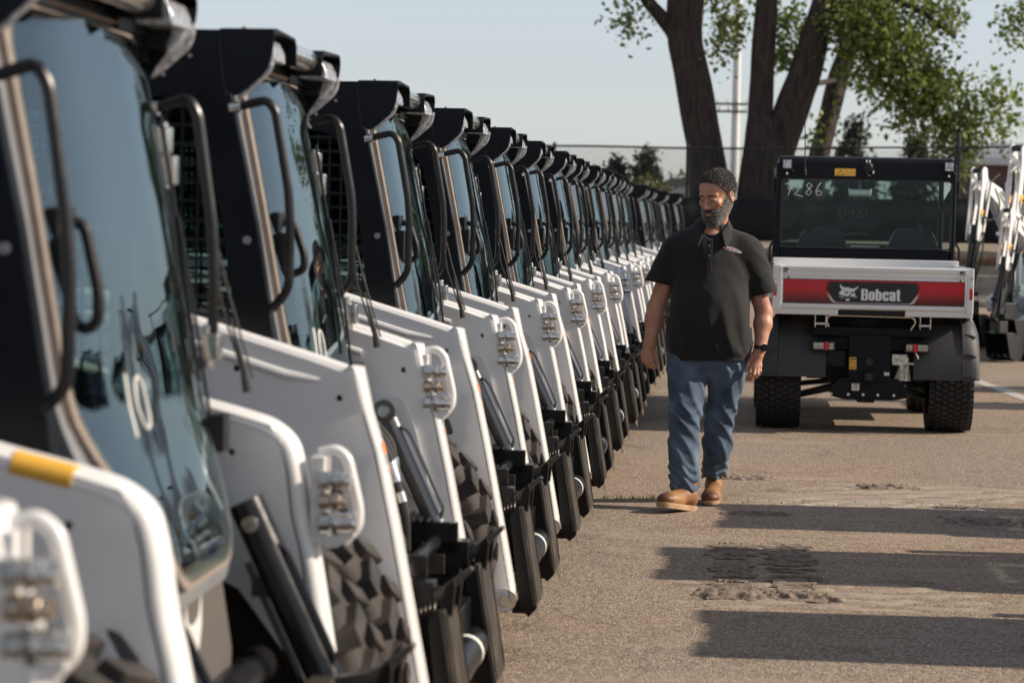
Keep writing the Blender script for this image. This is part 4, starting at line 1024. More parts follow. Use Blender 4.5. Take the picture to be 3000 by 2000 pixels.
# cab
cy = 1.62   # rear face of the cab
def fx_(x): return ux(x)
b = MB()
roof = [(0,1.93),(0,2.075),(.02,2.105),(.08,2.118),(1.15,2.10),(1.30,2.03),(1.30,1.99),(.06,1.99),(.03,1.93)]
b.prism([(cy+y, z) for y, z in roof], fx_(.325), fx_(1.712), axis='x')
ro = ub(b, 'cab_roof', 'dark', bevel=.028, seg=3)
b = MB()
for x0, x1 in ((.303,.342),(1.700,1.740)):
    b.box((fx_(x0), cy+.0, 1.26), (fx_(x1), cy+.09, 2.06)); b.box((fx_(x0), cy+1.18, 1.15), (fx_(x1), cy+1.24, 2.03)); b.box((fx_(x0), cy+.05, 1.96), (fx_(x1), cy+1.24, 2.03)); b.box((fx_(x0), cy+.02, .35), (fx_(x1), cy+1.2, 1.2))
b.box((fx_(.342), cy+.01, .6), (fx_(1.700), cy+.06, 1.378)); b.box((fx_(.34), cy+.008, 1.925), (fx_(1.71), cy+.06, 1.99))
ub(b, 'cab_frame', 'dark', bevel=.012)
b = MB(); b.prism(rrect(fx_(.350),1.385,fx_(1.705),1.930,.03), cy-.002, cy-.0015); b.v = b.v[:len(b.v)//2]; n_ = len(b.v); b.f = [q for q in b.f if max(q) < n_]; b.m = b.m[:len(b.f)]
rg = ub(b, 'rear_window', 'rearglass')
b = MB(); b.prism(rrect(fx_(.344),1.379,fx_(1.711),1.936,.035), cy-.004, cy+.01, holes=[rrect(fx_(.356),1.391,fx_(1.699),1.924,.028)]); b.build('window_seal', 'ink', rg)
b = MB(); b.add([(fx_(.36),cy+1.19,1.2),(fx_(1.69),cy+1.19,1.2),(fx_(1.69),cy+1.14,1.97),(fx_(.36),cy+1.14,1.97)],[(0,1,2,3)]); ub(b, 'windscreen', 'rearglass')
# chalk writing
def stroke(b, pts, ox, oz, s, r=.0035):
    b.tube([(ox+p[0]*s, cy-.006, oz+p[1]*s) for p in pts], r, n=5)
D7 = [(0,.9),(.3,1.0),(.62,.97),(.45,.5),(.28,0)]; D7b = [(.2,.52),(.62,.50)]
D2 = [(0,.75),(.15,.98),(.42,.98),(.5,.7),(.25,.25),(0,.05),(.3,.02),(.75,-.12)]
D8 = [(.55,.85),(.3,1.02),(.12,.82),(.35,.55),(.55,.28),(.3,.0),(.08,.2),(.3,.5),(.58,.82),(.55,.85)]
D6 = [(.55,1.1),(.3,.75),(.12,.35),(.2,.05),(.5,.02),(.6,.3),(.4,.42),(.18,.28)]
D0 = [(.3,1),(.1,.7),(.1,.3),(.35,0),(.6,.3),(.55,.75),(.3,1)]
b = MB()
for i, (dg, o_) in enumerate(((D7,0),(D7b,0),(D2,.72),(D8,1.6),(D6,2.35))): stroke(b, dg, fx_(.375)+o_*.100, 1.800, .098)
b.build('chalk_number', 'labelwhite', rg)
M['faintchalk'] = mat('faint_chalk', (.055, .075, .075), .9)
b = MB()
for i, (dg, o_) in enumerate(((D0,0),(D2,.8),(D8,1.7))): stroke(b, dg, fx_(.51)+o_*.07, 1.745, .062, .002)
for i, (dg, o_) in enumerate(((D0,0),([(0,1),(.05,.45),(.55,.5),(.55,1),(.5,0)],.9),(D8,1.9),([(.2,1),(.15,0)],2.8))): stroke(b, dg, fx_(.80)+o_*.075, 1.62, .11, .002)
b.build('chalk_number', 'faintchalk', rg)
# cab interior
for x in (.69, 1.42):
    b = MB(); b.prism(roundpoly([(fx_(x)-.21,.95),(fx_(x)+.21,.95),(fx_(x)+.20,1.42),(fx_(x)+.14,1.55),(fx_(x)-.14,1.55),(fx_(x)-.20,1.42)], .08, 4), cy+.16, cy+.30); b.box((fx_(x)-.22, cy+.18, .85), (fx_(x)+.22, cy+.68, .99))
    ub(b, 'seat', 'seat', bevel=.035, seg=3)
    b = MB(); sg_ = -1 if x < 1 else 1
    b.bar((fx_(x)-sg_*-.30*0+sg_*.30, cy+.12, 1.86), (fx_(x)+sg_*.10, cy+.14, 1.50), .045, .003, up=(0,1,0)); ub(b, 'seat_belt', 'black')
b = MB(); b.lathe([(.165,-.012),(.178,0),(.165,.012),(.152,0),(.165,-.012)], (0,0,0), n=28); b.bar((-.16,0,0),(.16,0,0),.02,.02); b.cyl((0,0,0),(0,.25,-.15),.02)
o = ub(b, 'steering_wheel', 'black'); o.location = (fx_(.70), cy+OY+.85, 1.36); o.rotation_euler = (R(-20),0,0)
b = MB(); b.prism([(cy+.95,1.05),(cy+1.19,1.05),(cy+1.19,1.38),(cy+1.05,1.42),(cy+.95,1.33)], fx_(.35), fx_(1.69), axis='x'); ub(b, 'dashboard', 'black', bevel=.02)
b = MB(); b.box((fx_(.93), cy+1.02, 1.815), (fx_(1.12), cy+1.04, 1.885)); b.cyl((fx_(1.025),cy+1.03,1.88),(fx_(1.025),cy+1.08,1.97),.01); mi_ = ub(b, 'rear_view_mirror', 'chrome', bevel=.008)
b = MB(); b.box((fx_(.93), cy+.35, 1.385), (fx_(1.16), cy+.50, 1.40)); ub(b, 'clipboard', 'labelwhite')
# hood and front, mostly hidden
b = MB(); b.prism([(cy+1.2,.45),(cy+2.15,.45),(cy+2.2,.8),(cy+1.9,1.02),(cy+1.2,1.18)], fx_(.42), fx_(1.62), axis='x'); ub(b, 'hood', 'white', bevel=.04)
# roof equipment
for x in (.388, 1.672):
    b = MB(); b.box((fx_(x)-.042, cy-.075, 2.005), (fx_(x)+.042, cy-.03, 2.090)); b.box((fx_(x)-.012, cy-.06, 1.965), (fx_(x)+.012, cy-.035, 2.01)); b.tube([(fx_(x)+.03, cy-.04, 2.01),(fx_(x)+.055, cy-.03, 1.985),(fx_(x)+.05, cy-.02, 1.95)], .005)
    wl = ub(b, 'work_light', 'black', bevel=.008); wl.name = 'work_light'
    b = MB(); b.box((fx_(x)-.032, cy-.078, 2.015), (fx_(x)+.032, cy-.074, 2.080)); b.build('lens', 'lens', wl)
    b = MB(); b.cyl((fx_(x), cy-.05, 1.972), (fx_(x), cy-.065, 1.972), .009, n=10); b.build('bolt', 'steel', wl)
b = MB(); b.tube([(fx_(.530), cy-.025, 1.985),(fx_(.530), cy-.025, 2.04),(fx_(.523), cy-.02, 2.40)], [.016,.006,.0025], n=8); b.lathe([(.001,-.03),(.017,-.025),(.017,0),(.01,.03)], (fx_(.530), cy-.025, 1.985), axis='z'); ub(b, 'antenna', 'black')
b = MB(); b.tube([(fx_(.60), cy+.25, 2.10),(fx_(.60), cy+.25, 2.17)], .006); ub(b, 'antenna_stub', 'black')
b = MB(); b.prism(rrect(fx_(.770),1.962,fx_(.935),2.020,.004), cy-.0022, cy-.001); wlb = ub(b, 'warning_label', 'yellow')
b = MB(); b.prism([(fx_(.785),1.970),(fx_(.845),1.970),(fx_(.815),2.012)], cy-.003, cy-.0022, holes=[[(fx_(.792),1.974),(fx_(.838),1.974),(fx_(.815),2.005)]])
b.bar((fx_(.853), cy-.0028, 1.963), (fx_(.853), cy-.0028, 2.019), .001, .0015, up=(0,1,0)); b.tube([(fx_(.868),cy-.003,2.0),(fx_(.875),cy-.003,1.985),(fx_(.868),cy-.003,1.975)], .0015, n=5); b.bar((fx_(.885), cy-.0028, 1.985), (fx_(.905), cy-.0028, 1.985), .001, .002)
for q_ in ((.905,.925,1.982,2.0),(.905,.925,2.0,1.982)): b.bar((fx_(q_[0]),cy-.0028,q_[2]),(fx_(q_[1]),cy-.0028,q_[3]),.001,.002,up=(0,1,0))
b.build('pictogram', 'ink', wlb, smooth=False)
b = MB(); b.lathe([(.001,-.03),(.022,-.035),(.036,-.02),(.036,.02)], (fx_(1.034), cy-.03, 2.035), n=20); b.box((fx_(.99), cy-.03, 2.0), (fx_(1.078), cy-.005, 2.068)); b.tube([(fx_(1.02),cy-.03,2.0),(fx_(1.025),cy-.03,1.97),(fx_(1.05),cy-.01,1.965)], .008)
cm = ub(b, 'reversing_camera', 'black', bevel=.006)
for x, z in ((1.020,2.082),(1.045,2.082),(1.075,1.995)):
    b = MB(); b.cyl((fx_(x), cy-.035, z-.012), (fx_(x), cy-.035, z+.010), .006, n=8); b.build('bolt', 'steel', cm)
# door edge lights, hand rails beside the bed
for s, x in ((-1,.285),(1,1.757)):
    b = MB(); b.box((fx_(x)-.012, cy+.02, 1.83), (fx_(x)+.012, cy+.08, 1.93)); ub(b, 'door_hinge', 'black', bevel=.006)
    b = MB(); b.tube([(fx_(x+.02*s), cy+.02, 1.24),(fx_(x+.02*s), cy+.02, 1.38),(fx_(x-.0*s), cy+.02, 1.42)], .010, rc=.03); ub(b, 'side_rail', 'blackgloss')
# rear chassis
b = MB()
b.box((fx_(.585), .36, .73), (fx_(1.458), .50, .805)); b.box((fx_(.60), .42, .625), (fx_(1.44), .55, .73)); b.box((fx_(.55), .5, .40), (fx_(1.48), 1.9, .62)); b.box((fx_(.42), .55, .62), (fx_(1.60), 1.9, .90))
ub(b, 'rear_frame', 'dark', bevel=.010)
b = MB(); b.box((fx_(.860), .335, .405), (fx_(1.172), .40, .742)); b.box((fx_(.860), .33, .560), (fx_(1.172), .3355, .566)); 
cp = ub(b, 'hitch_plate', 'dark', bevel=.006)
b = MB(); b.box((fx_(.972), .28, .395), (fx_(1.052), .34, .475)); b.build('hitch_receiver', 'dark', cp, bevel=.006)
b = MB(); b.box((fx_(.988), .276, .411), (fx_(1.036), .281, .459)); b.build('opening', 'ink', cp); b = MB(); b.cyl((fx_(1.015), .334, .545), (fx_(1.015), .33, .545), .028, n=20); b.build('opening', 'ink', cp)
b = MB(); b.prism(rrect(fx_(.865),.485,fx_(.918),.575,.003), .3330, .3345); yl_ = b.build('warning_label', 'yellow', cp)
b = MB(); b.prism([(fx_(.871),.532),(fx_(.912),.532),(fx_(.8915),.571)], .3322, .3330, holes=[[(fx_(.8765),.535),(fx_(.9065),.535),(fx_(.8915),.564)]]); b.prism([(fx_(.874),.492),(fx_(.910),.492),(fx_(.910),.515),(fx_(.892),.508),(fx_(.874),.515)], .3322, .3330, holes=[[(fx_(.878),.496),(fx_(.906),.496),(fx_(.906),.510),(fx_(.892),.504),(fx_(.878),.510)]]); b.build('pictogram', 'ink', yl_, smooth=False)
b = MB(); b.box((fx_(1.125), .325, .445), (fx_(1.165), .335, .47), 0); b.build('tow_tab', 'steel', cp)
b = MB(); b.prism([(fx_(.72),.34),(fx_(.80),.42),(fx_(1.23),.42),(fx_(1.31),.34),(fx_(1.30),.275),(fx_(1.20),.255),(fx_(.83),.255),(fx_(.73),.28)], .36, .46); b.box((fx_(.93), .35, .235), (fx_(1.06), .45, .26)); sk = ub(b, 'skid_plate', 'dark', bevel=.006)
for x in (.865,.975,1.085,.735,1.205): 
    b = MB(); b.cyl((fx_(x), .36, .295), (fx_(x), .352, .295), .011, n=8); b.build('bolt', 'steel', sk)
b = MB(); b.box((fx_(.888), .352, .325), (fx_(.945), .3585, .378)); lb_ = b.build('white_label', 'labelwhite', sk)
b = MB(); b.lathe([(.010,.3510),(.014,.3510)], (fx_(.916), 0, .350), n=14); b.bar((fx_(.898),.3512,.371),(fx_(.935),.3512,.371),.001,.003); b.build('pictogram', 'ink', lb_, smooth=False)
# tail lights
M['taillens'] = mat('tail_lamp_lens', (.45, .43, .40), .15, metal=.4, var=.3, vscale=50)
for x0, x1, a in ((.580,.757,.675),(1.272,1.455,1.335)):
    b = MB(); b.box((fx_(x0), .30, .622), (fx_(x1), .38, .697)); tl_ = ub(b, 'tail_light', 'black', bevel=.006)
    b = MB(); b.box((fx_(x0+.012), .294, .634), (fx_(a-.004), .302, .682)); b.build('clear_lens', 'taillens', tl_, bevel=.003); b = MB(); b.box((fx_(a+.034), .294, .634), (fx_(x1-.012), .302, .682)); b.build('clear_lens', 'taillens', tl_, bevel=.003)
    b = MB(); b.box((fx_(a), .290, .628), (fx_(a+.030), .302, .688)); b.build('red_lens', 'red', tl_, bevel=.002)
# bed hinges and guard tube
for x in (.600,.680,1.380,1.455):
    b = MB(); b.box((fx_(x)-.004, .26, .80), (fx_(x)+.004, .34, .905)); ub(b, 'bed_hinge', 'steel', bevel=.002)
for x in (.640,1.418):
    b = MB(); b.cyl((fx_(x-.045), .30, .825), (fx_(x+.045), .30, .825), .010, n=10); ub(b, 'hinge_pin', 'steel')
b = MB(); b.tube([(fx_(.705), .33, .805),(fx_(.682), .31, .855),(fx_(.705), .30, .892),(fx_(1.325), .30, .888),(fx_(1.352), .31, .855),(fx_(1.315), .33, .79)], .008, n=8, rc=.03); ub(b, 'guard_tube', 'steel')
b = MB(); b.prism([(fx_(.78),.80),(fx_(.93),.86),(fx_(1.12),.86),(fx_(1.28),.80)], .50, .56)
for k in range(16): b.box((fx_(.80+.03*k), .46, .80), (fx_(.815+.03*k), .50, .835))
ub(b, 'cooling_shroud', 'black', bevel=.003)
# muffler with slotted cover at the right, coil cover at the left
b = MB(); b.box((fx_(1.19), .42, .52), (fx_(1.30), .56, .60)); 
for k in range(9): b.box((fx_(1.205+.006*k), .415, .405+.0145*k), (fx_(1.330-.002*k), .43, .4125+.0145*k))
b.cyl((fx_(1.27),.50,.40),(fx_(1.27),.50,.58),.055,n=20); ub(b, 'exhaust_cover', 'steel')
b = MB(); b.box((fx_(.68), .42, .50), (fx_(.84), .5, .62)); 
for k in range(8): b.box((fx_(.70), .425, .39+.014*k), (fx_(.80), .44, .397+.014*k))
b.tube([(fx_(.56), .40, .60),(fx_(.58), .38, .54),(fx_(.66), .38, .50),(fx_(.75), .42, .52)], .007, rc=.03); ub(b, 'side_cover', 'black', bevel=.004)
b = MB(); b.tube([(fx_(1.36), .36, .62),(fx_(1.385), .36, .57),(fx_(1.35), .38, .53),(fx_(1.30), .40, .54)], .010, n=10, rc=.03); ub(b, 'exhaust_pipe', 'steel')
# suspension arms
for s, xi, xo in ((-1,.80,.44),(1,1.23,1.55)):
    b = MB(); b.bar((fx_(xi), .58, .33), (fx_(xo), .70, .24), .05, .035); b.bar((fx_(xi), .95, .33), (fx_(xo), .80, .24), .05, .035); b.cyl((fx_(xi), .75, .38), (fx_(xo), .75, .335), .02); b.cyl((fx_(xi+.02*s), .62, .38), (fx_(xi+.12*s), .64, .37), .014)
    ub(b, 'suspension_arm', 'black')
# fenders
def ufender(s):
    X = (lambda x: fx_(x)) if s > 0 else (lambda x: fx_(2.035-x))
    b = MB()
    # rear sheet: curved panel over the tyre. profile in (y,z)
    prof = [(.335,.42),(.34,.52),(.355,.64),(.40,.76),(.48,.86),(.58,.90),(.85,.92),(1.1,.90),(1.25,.80),(1.32,.6)]
    n = len(prof); v = []; xs = [1.345,1.36,1.42,1.50,1.60,1.702]
    for x in xs:
        for (y, z) in prof:
            zz = min(z, .42+(.45 if x > 1.44 else .32+(x-1.345)*1.3)*((z-.42)/.5)); v.append((X(x), y, zz))
    m_ = len(xs); k0 = len(v)
    for x in xs:
        for (y, z) in prof:
            zz = min(z, .42+(.45 if x > 1.44 else .32+(x-1.345)*1.3)*((z-.42)/.5)); v.append((X(x), y+.012 if y < .6 else y, zz-.012 if y >= .4 else zz))
    f = [(i*n+j, (i+1)*n+j, (i+1)*n+j+1, i*n+j+1) for i in range(m_-1) for j in range(n-1)]
    f += [(k0+i*n+j, k0+i*n+j+1, k0+(i+1)*n+j+1, k0+(i+1)*n+j) for i in range(m_-1) for j in range(n-1)]
    f += [(i*n, k0+i*n, k0+(i+1)*n, (i+1)*n) for i in range(m_-1)]
    b.add(v, f); o = ub(b, 'fender', M['fender'], angle=50)
    b = MB(); prof2 = [(p[0], p[1]) for p in prof]
    secs = [(1.706,0,0),(1.735,.006,.0),(1.770,.012,-.008),(1.805,.03,-.04),(1.838,.07,-.12),(1.842,.10,-.20)]
    v = []
    for x, dy, dz in secs:
        for (y, z) in prof2: 
            q = (z-.42)/.5; v.append((X(x-.012*(1-q)*0), y+dy*q, z+dz*q))
    f = [(i*n+j, (i+1)*n+j, (i+1)*n+j+1, i*n+j+1) for i in range(len(secs)-1) for j in range(n-1)]
    k0 = len(v); v += [(X(1.706) if i == 0 else x_, y_+.015, z_) for i, (x_, y_, z_) in enumerate(v)]
    f += [tuple(k0+t for t in reversed(q)) for q in f[:]]
    b.add(v, f); fl = b.build('fender_flare', M['fender'], o, angle=60)
    for z in (.455,.62,.765):
        b = MB(); yy = float(np.interp(z, [.42,.52,.64,.76,.86], [.335,.34,.355,.40,.48]))
        b.prism([(X(1.722),z),(X(1.765),z-.002),(X(1.815),z-.022),(X(1.765),z-.026),(X(1.722),z-.024)], yy-.002, yy+.03); b.build('vent', 'ink', fl)
M['fender'] = mat('matt_black_fender_plastic', (.036, .036, .038), .55, var=.12, vscale=20, bump=.35, bscale=400)
ufender(1); ufender(-1)
# wheels
M['rubber2'] = mat('black_tyre_rubber', (.022,.021,.020), .75, c2=(.012,.012,.012), vscale=14, bump=.4)
def turf_tyre(r=.335, w=.30):
    t = MB(); h = w/2; rb = r-.016; rn = random.Random(9)
    t.lathe([(r*.58,-h*.85),(r*.64,-h*1.0),(r*.85,-h*1.04),(rb-.02,-h*.97),(rb-.004,-h*.8),(rb,0),(rb-.004,h*.8),(rb-.02,h*.97),(r*.85,h*1.04),(r*.64,h*1.0),(r*.58,h*.85),(r*.57,0),(r*.58,-h*.85)], (0,0,0), n=56)
    for row in range(7):
        yc = -h*.9+row*h*1.8/6
        for k in range(46):
            a0 = 2*math.pi*(k+.5*(row % 2)+.08*rn.random())/46; da = 2*math.pi/46*.36; ww = h*.13; ro = r-(.012 if row in (0, 6) else 0); v = []
            for yy, sh in ((yc-ww, -.012), (yc+ww, .012)):
                for rr_ in (rb-.03 if row in (0, 6) else rb-.006, ro):
                    for q in (-1, 1): a = a0+q*da+sh*(1 if row > 3 else -1); v.append((rr_*math.cos(a), yy, rr_*math.sin(a)))
            t.add(v, [(0,1,3,2),(4,6,7,5),(0,2,6,4),(1,5,7,3),(2,3,7,6),(0,4,5,1)])
    return t
UT = turf_tyre()
for yy, xo in ((.78, .0), (2.75, .0)):
    for s, x in ((-1, .345), (1, 1.645)):
        w_ = empty('wheel', (fx_(x), yy+OY, .332)); w_.parent = U
        m = MB(); m.v = [(y, -x_*1.0, z) for x_, y, z in UT.v]; m.f = UT.f; m.m = UT.m; m.v = [(a*1.08, b_, c) for a, b_, c in m.v]; m.build('tyre', 'rubber2' if 'rubber2' in M else 'rubber', w_, angle=30)
        m = MB(); r_ = make_rim(.335, .26); m.v = [(s*-y, x_, z) for x_, y, z in r_.v]; m.f = r_.f; m.m = r_.m; m.build('rim', 'rim', w_)
# ------------------------------------------------------------------ small excavators along the right side
M['exblack'] = mat('black_boom_paint', (.016, .016, .017), .4, var=.2)
M['greentape'] = mat('green_tape', (.03, .14, .03), .6)
def make_excavator():
    root = empty('compact_excavator', (0,0,0))
    for s in (-1, 1):
        t = MB(); t.prism(roundpoly([(-.95,.02),(.95,.02),(1.08,.20),(.95,.40),(-.95,.40),(-1.08,.20)], .12, 5), s*.42, s*.70)
        for k in range(26): 
            x = -.95+k*.076; t.box((x, min(s*.41,s*.71), -.0), (x+.03, max(s*.41,s*.71), .03)); t.box((x, min(s*.41,s*.71), .395), (x+.03, max(s*.41,s*.71), .425))
        t.build('track', 'rubber', root, bevel=.006)
    b = MB(); b.box((-.7,-.42,.15),(.7,.42,.38)); b.cyl((0,0,.38),(0,0,.50),.32,n=24); b.build('undercarriage', 'exblack', root, bevel=.01)
    b = MB(); b.prism([(1.15,.05),(1.22,.02),(1.24,.20),(1.20,.38),(1.15,.36)], -.70, .70); b.box((.6,-.35,.15),(1.16,-.27,.25)); b.box((.6,.27,.15),(1.16,.35,.25)); b.build('dozer_blade', 'exblack', root, bevel=.008)
    b = MB(); b.prism(roundpoly([(-.85,.50),(.55,.50),(.62,.70),(.40,.80),(-.10,.85),(-.15,1.35),(-.80,1.30),(-.92,.9)], .06, 4), -.68, .68); ho = b.build('engine_house', 'white', root, bevel=.03)
    b = MB(); b.box((-.87,-.5,.75),(-.84,.5,.80)); 
    for k in range(6): b.box((-.60+.06*k,-.685,.95),(-.57+.06*k,-.678,1.2))
    b.build('vent', 'ink', ho)
    # cab on the left side
    c = MB()
    for x in (-.45,.45):
        for y in (-.02,.66): c.box((x-.035,y-.035,.80),(x+.035,y+.035,2.25))
    c.box((-.52,-.08,2.24),(.55,.72,2.34)); c.box((-.49,-.06,.80),(.49,.70,.98)); cab = c.build('cab_frame', 'dark', root, bevel=.015)
    for v in ([(.485,-.0,.98),(.485,.64,.98),(.485,.64,2.24),(.485,-.0,2.24)], [(-.485,-.0,1.2),(-.485,.64,1.2),(-.485,.64,2.24),(-.485,-.0,2.24)], [(-.42,.69,.98),(.42,.69,.98),(.42,.69,2.24),(-.42,.69,2.24)], [(-.42,-.05,.98),(.42,-.05,.98),(.42,-.05,2.24),(-.42,-.05,2.24)]):
        g = MB(); g.add(v, [(0,1,2,3)]); g.build('cab_window', 'glass', cab)
    b = MB(); b.box((-.30,.10,.98),(.10,.52,1.12)); b.box((-.36,.10,1.08),(-.24,.52,1.75)); b.build('seat', 'seat', root, bevel=.03)
    # swing post and boom
    b = MB(); b.cyl((.78,-.0,.42),(.78,-.0,.95),.10,n=18); b.box((.70,-.10,.55),(.98,.10,.72)); b.box((.70,-.10,.85),(.98,.10,.95)); b.build('swing_post', 'white', root, bevel=.01)
    bo = [(.84,.80),(.98,.80),(1.02,1.25),(1.22,1.78),(1.55,2.18),(1.86,2.36),(1.88,2.46),(1.80,2.52),(1.45,2.40),(1.06,2.02),(.84,1.40)]
    hl = roundpoly([(1.0,1.55),(1.10,1.80),(1.18,1.88),(1.14,1.70),(1.07,1.50)], .03, 3)
    b = MB()
    for s in (-1, 1): b.prism(bo, s*.085, s*.070, holes=[hl])
    b.prism([(.86,.85),(.97,.85),(1.01,1.26),(1.20,1.80),(1.53,2.20),(1.45,2.36),(1.08,2.0),(.87,1.38)], -.06, .06)
    bm_ = b.build('boom', 'white', root, bevel=.006)
    b = MB()
    for s in (-1,1): b.box((1.15,s*.0865-.0008,1.93),(1.33,s*.0865+.0008,2.02), rot=Matrix.Rotation(R(-48),3,'Y'))
    b.build('warning_label', 'yellow', bm_)
    # boom cylinder, arm cylinder
    def cyl2(a, b_, r, f, nm):
        a = Vector(a); b_ = Vector(b_); m_ = a.lerp(b_, f); q = MB(); q.cyl(a, m_, r, n=18); q.cyl(a-Vector((0,.05,0)), a+Vector((0,.05,0)), r*1.1, n=14); o = q.build(nm, 'exblack', root)
        q = MB(); q.cyl(m_, b_, r*.55, n=14); q.cyl(b_-Vector((0,.06,0)), b_+Vector((0,.06,0)), r*.9, n=14); q.build('piston_rod', 'chrome', o)
    cyl2((.98,0,.62),(1.30,0,1.72),.05,.6,'boom_cylinder'); cyl2((1.20,0,2.20),(1.96,0,2.66),.042,.45,'arm_cylinder')
    # dipper: two deep side plates above, dark lower box
    dp = [(1.90,2.70),(1.98,2.72),(2.03,2.66),(2.02,2.50),(2.06,2.2),(2.12,1.75),(2.12,1.62),(2.02,1.60),(1.92,1.75),(1.80,2.25),(1.80,2.40),(1.86,2.5)]
    h1 = roundpoly([(1.90,2.35),(1.96,2.38),(1.985,2.15),(2.02,1.85),(1.97,1.85),(1.90,2.15)], .02, 3)
    b = MB()
    for s in (-1, 1): b.prism(dp, s*.105, s*.085, holes=[h1])
    b.box((1.90,-.09,2.45),(1.98,.09,2.50)); b.box((2.0,-.09,1.66),(2.08,.09,1.72)); di = b.build('dipper', 'white', root, bevel=.006)
    b = MB(); b.cyl((1.96,-.085,2.66),(1.96,.085,2.66),.042,n=16); b.build('pin_boss', 'exblack', di)
    for s in (-1,1):
        b = MB(); b.box((1.955,s*.1065-.0008,1.98),(2.045,s*.1065+.0008,2.07)); b.build('warning_label', 'yellow', di)
    b = MB(); b.prism([(1.98,1.70),(2.10,1.72),(2.19,.95),(2.20,.80),(2.08,.80),(2.04,1.0)], -.055, .055); b.cyl((2.06,0,1.85),(2.22,0,1.10),.038,n=14); b.build('dipper_lower', 'exblack', di, bevel=.008)
    b = MB()
    for s in (-1,1): b.tube([(1.30,s*.06,2.35),(1.62,s*.14,2.62),(1.86,s*.15,2.50),(1.93,s*.12,2.1),(2.0,s*.10,1.7),(2.10,s*.07,1.3)], .013, n=8)
    b.tube([(1.0,.11,1.3),(1.02,.14,1.7),(1.25,.13,2.12),(1.5,.11,2.36)], .014, n=8); b.tube([(1.04,-.12,1.2),(1.1,-.16,1.55),(1.22,-.17,1.75),(1.3,-.12,2.0),(1.2,-.10,2.15)], .013, n=8)
    b.tube([(1.75,.15,2.40),(1.70,.22,2.20),(1.80,.24,1.98),(1.95,.18,1.90),(2.02,.13,2.02)], .013, n=8, rc=.12); b.tube([(1.55,-.12,2.30),(1.62,-.22,2.08),(1.78,-.24,1.92),(1.92,-.18,2.0)], .013, n=8, rc=.12); b.tube([(2.0,.13,1.75),(2.06,.17,1.45),(2.12,.13,1.15),(2.18,.08,.95)], .012, n=8, rc=.1)
    b.build('hydraulic_hose', 'hose', root)
    # linkage, quick hitch and bucket
    b = MB(); b.bar((2.20,0,1.10),(2.34,0,.78),.05,.05); b.bar((2.34,0,.78),(2.17,0,.66),.14,.04); b.box((2.02,-.11,.52),(2.26,.11,.72)); b.cyl((2.16,-.16,.82),(2.16,.16,.82),.035); li = b.build('bucket_linkage', 'exblack', root, bevel=.008)
    b = MB(); b.box((2.25,-.08,.50),(2.262,.0,.56)); b.build('tape', 'greentape', li)
    b = MB(); ou = [(2.26,.52),(2.02,.52),(1.80,.40),(1.72,.20),(1.80,.05),(1.98,.02),(2.12,.08)]; inn = [(2.10,.10),(1.98,.045),(1.82,.07),(1.75,.20),(1.82,.38),(2.03,.49),(2.24,.50)]
    b.prism(ou+inn, -.24, .24); 
    for s in (-1,1): b.prism(ou, s*.24, s*.255)
    for k in range(4): b.prism([(2.10,.07),(2.22,.12),(2.20,.15),(2.10,.11)], -.22+.125*k, -.17+.125*k)
    b.build('bucket', 'exblack', root, bevel=.005)
    return root
EXC = [
 # dipper-top x, y, heading (deg), scale, label
 (3.12, 32.0, 232, .87, 'compact excavator farthest down the right side, its twin plated white arm just right of the utility vehicle'),
 (3.33, 29.4, 224, .95, 'compact excavator at the right edge whose tall white boom is the highest, yellow label near its top'),
 (3.17, 28.9, 228, .67, 'low white excavator arm at the right edge with a yellow label and coiled black hose'),
 (3.44, 30.9, 227, .80, 'white excavator arm squeezed between the twin plated arm and the tallest boom'),
 (6.0-.3, 24.2, 180, .95, 'compact excavator outside the right edge, throwing shade beside the painted line'),
 (6.0-.3, 22.0, 180, .95, 'second compact excavator outside the right edge'),
]
EXC[0] = EXC[0][:4]+('farthest excavator on the right, twin plated white arm beside the utility vehicle',)
EXC[1] = EXC[1][:4]+('excavator at the right edge with the tallest white boom and a yellow label on it',)
pe = make_excavator()
for i, (x, y, hd, s, lab) in enumerate(EXC):
    o = pe if i == 0 else copy_tree(pe)
    o.scale = (s, s, s); o.rotation_euler = (0, 0, R(hd))
    if y > 26:   # placed by where the arm top stands
        o.location = (x-math.cos(R(hd))*1.96*s, y-math.sin(R(hd))*1.96*s, 0)
    elif y > 20: o.location = (x, y, 0)
    else: o.location = (x+2.05+.52*s, y+.30*s, 0)
    tag(o, lab, 'excavator', 'compact excavators parked along the right side')

SH = [(2.9, 'compact loader added outside the frame on the right to block sky light, nearest the camera'), (5.05, 'compact loader added outside the frame on the right to block sky light, second from the camera'), (7.2, 'compact loader added outside the frame on the right to block sky light, third from the camera'), (9.33, 'compact loader outside the frame on the right, its cab shadow the nearest on the asphalt'), (11.2, 'compact loader outside the frame on the right, its cab shadow falling across the track mark'), (13.08, 'compact loader outside the frame on the right, its cab shadow ending by the boots')]  # nearest three are unseen additions that block sky light from the asphalt
for y, lab in SH:
    o = copy_tree(protoB); o.location = (3.93+{9.33:.05, 11.2:-.16}.get(y, .10), y, 0); o.rotation_euler = (0, 0, R(180)); o['label'] = lab; o['group'] = 'compact loaders facing the row from the right'
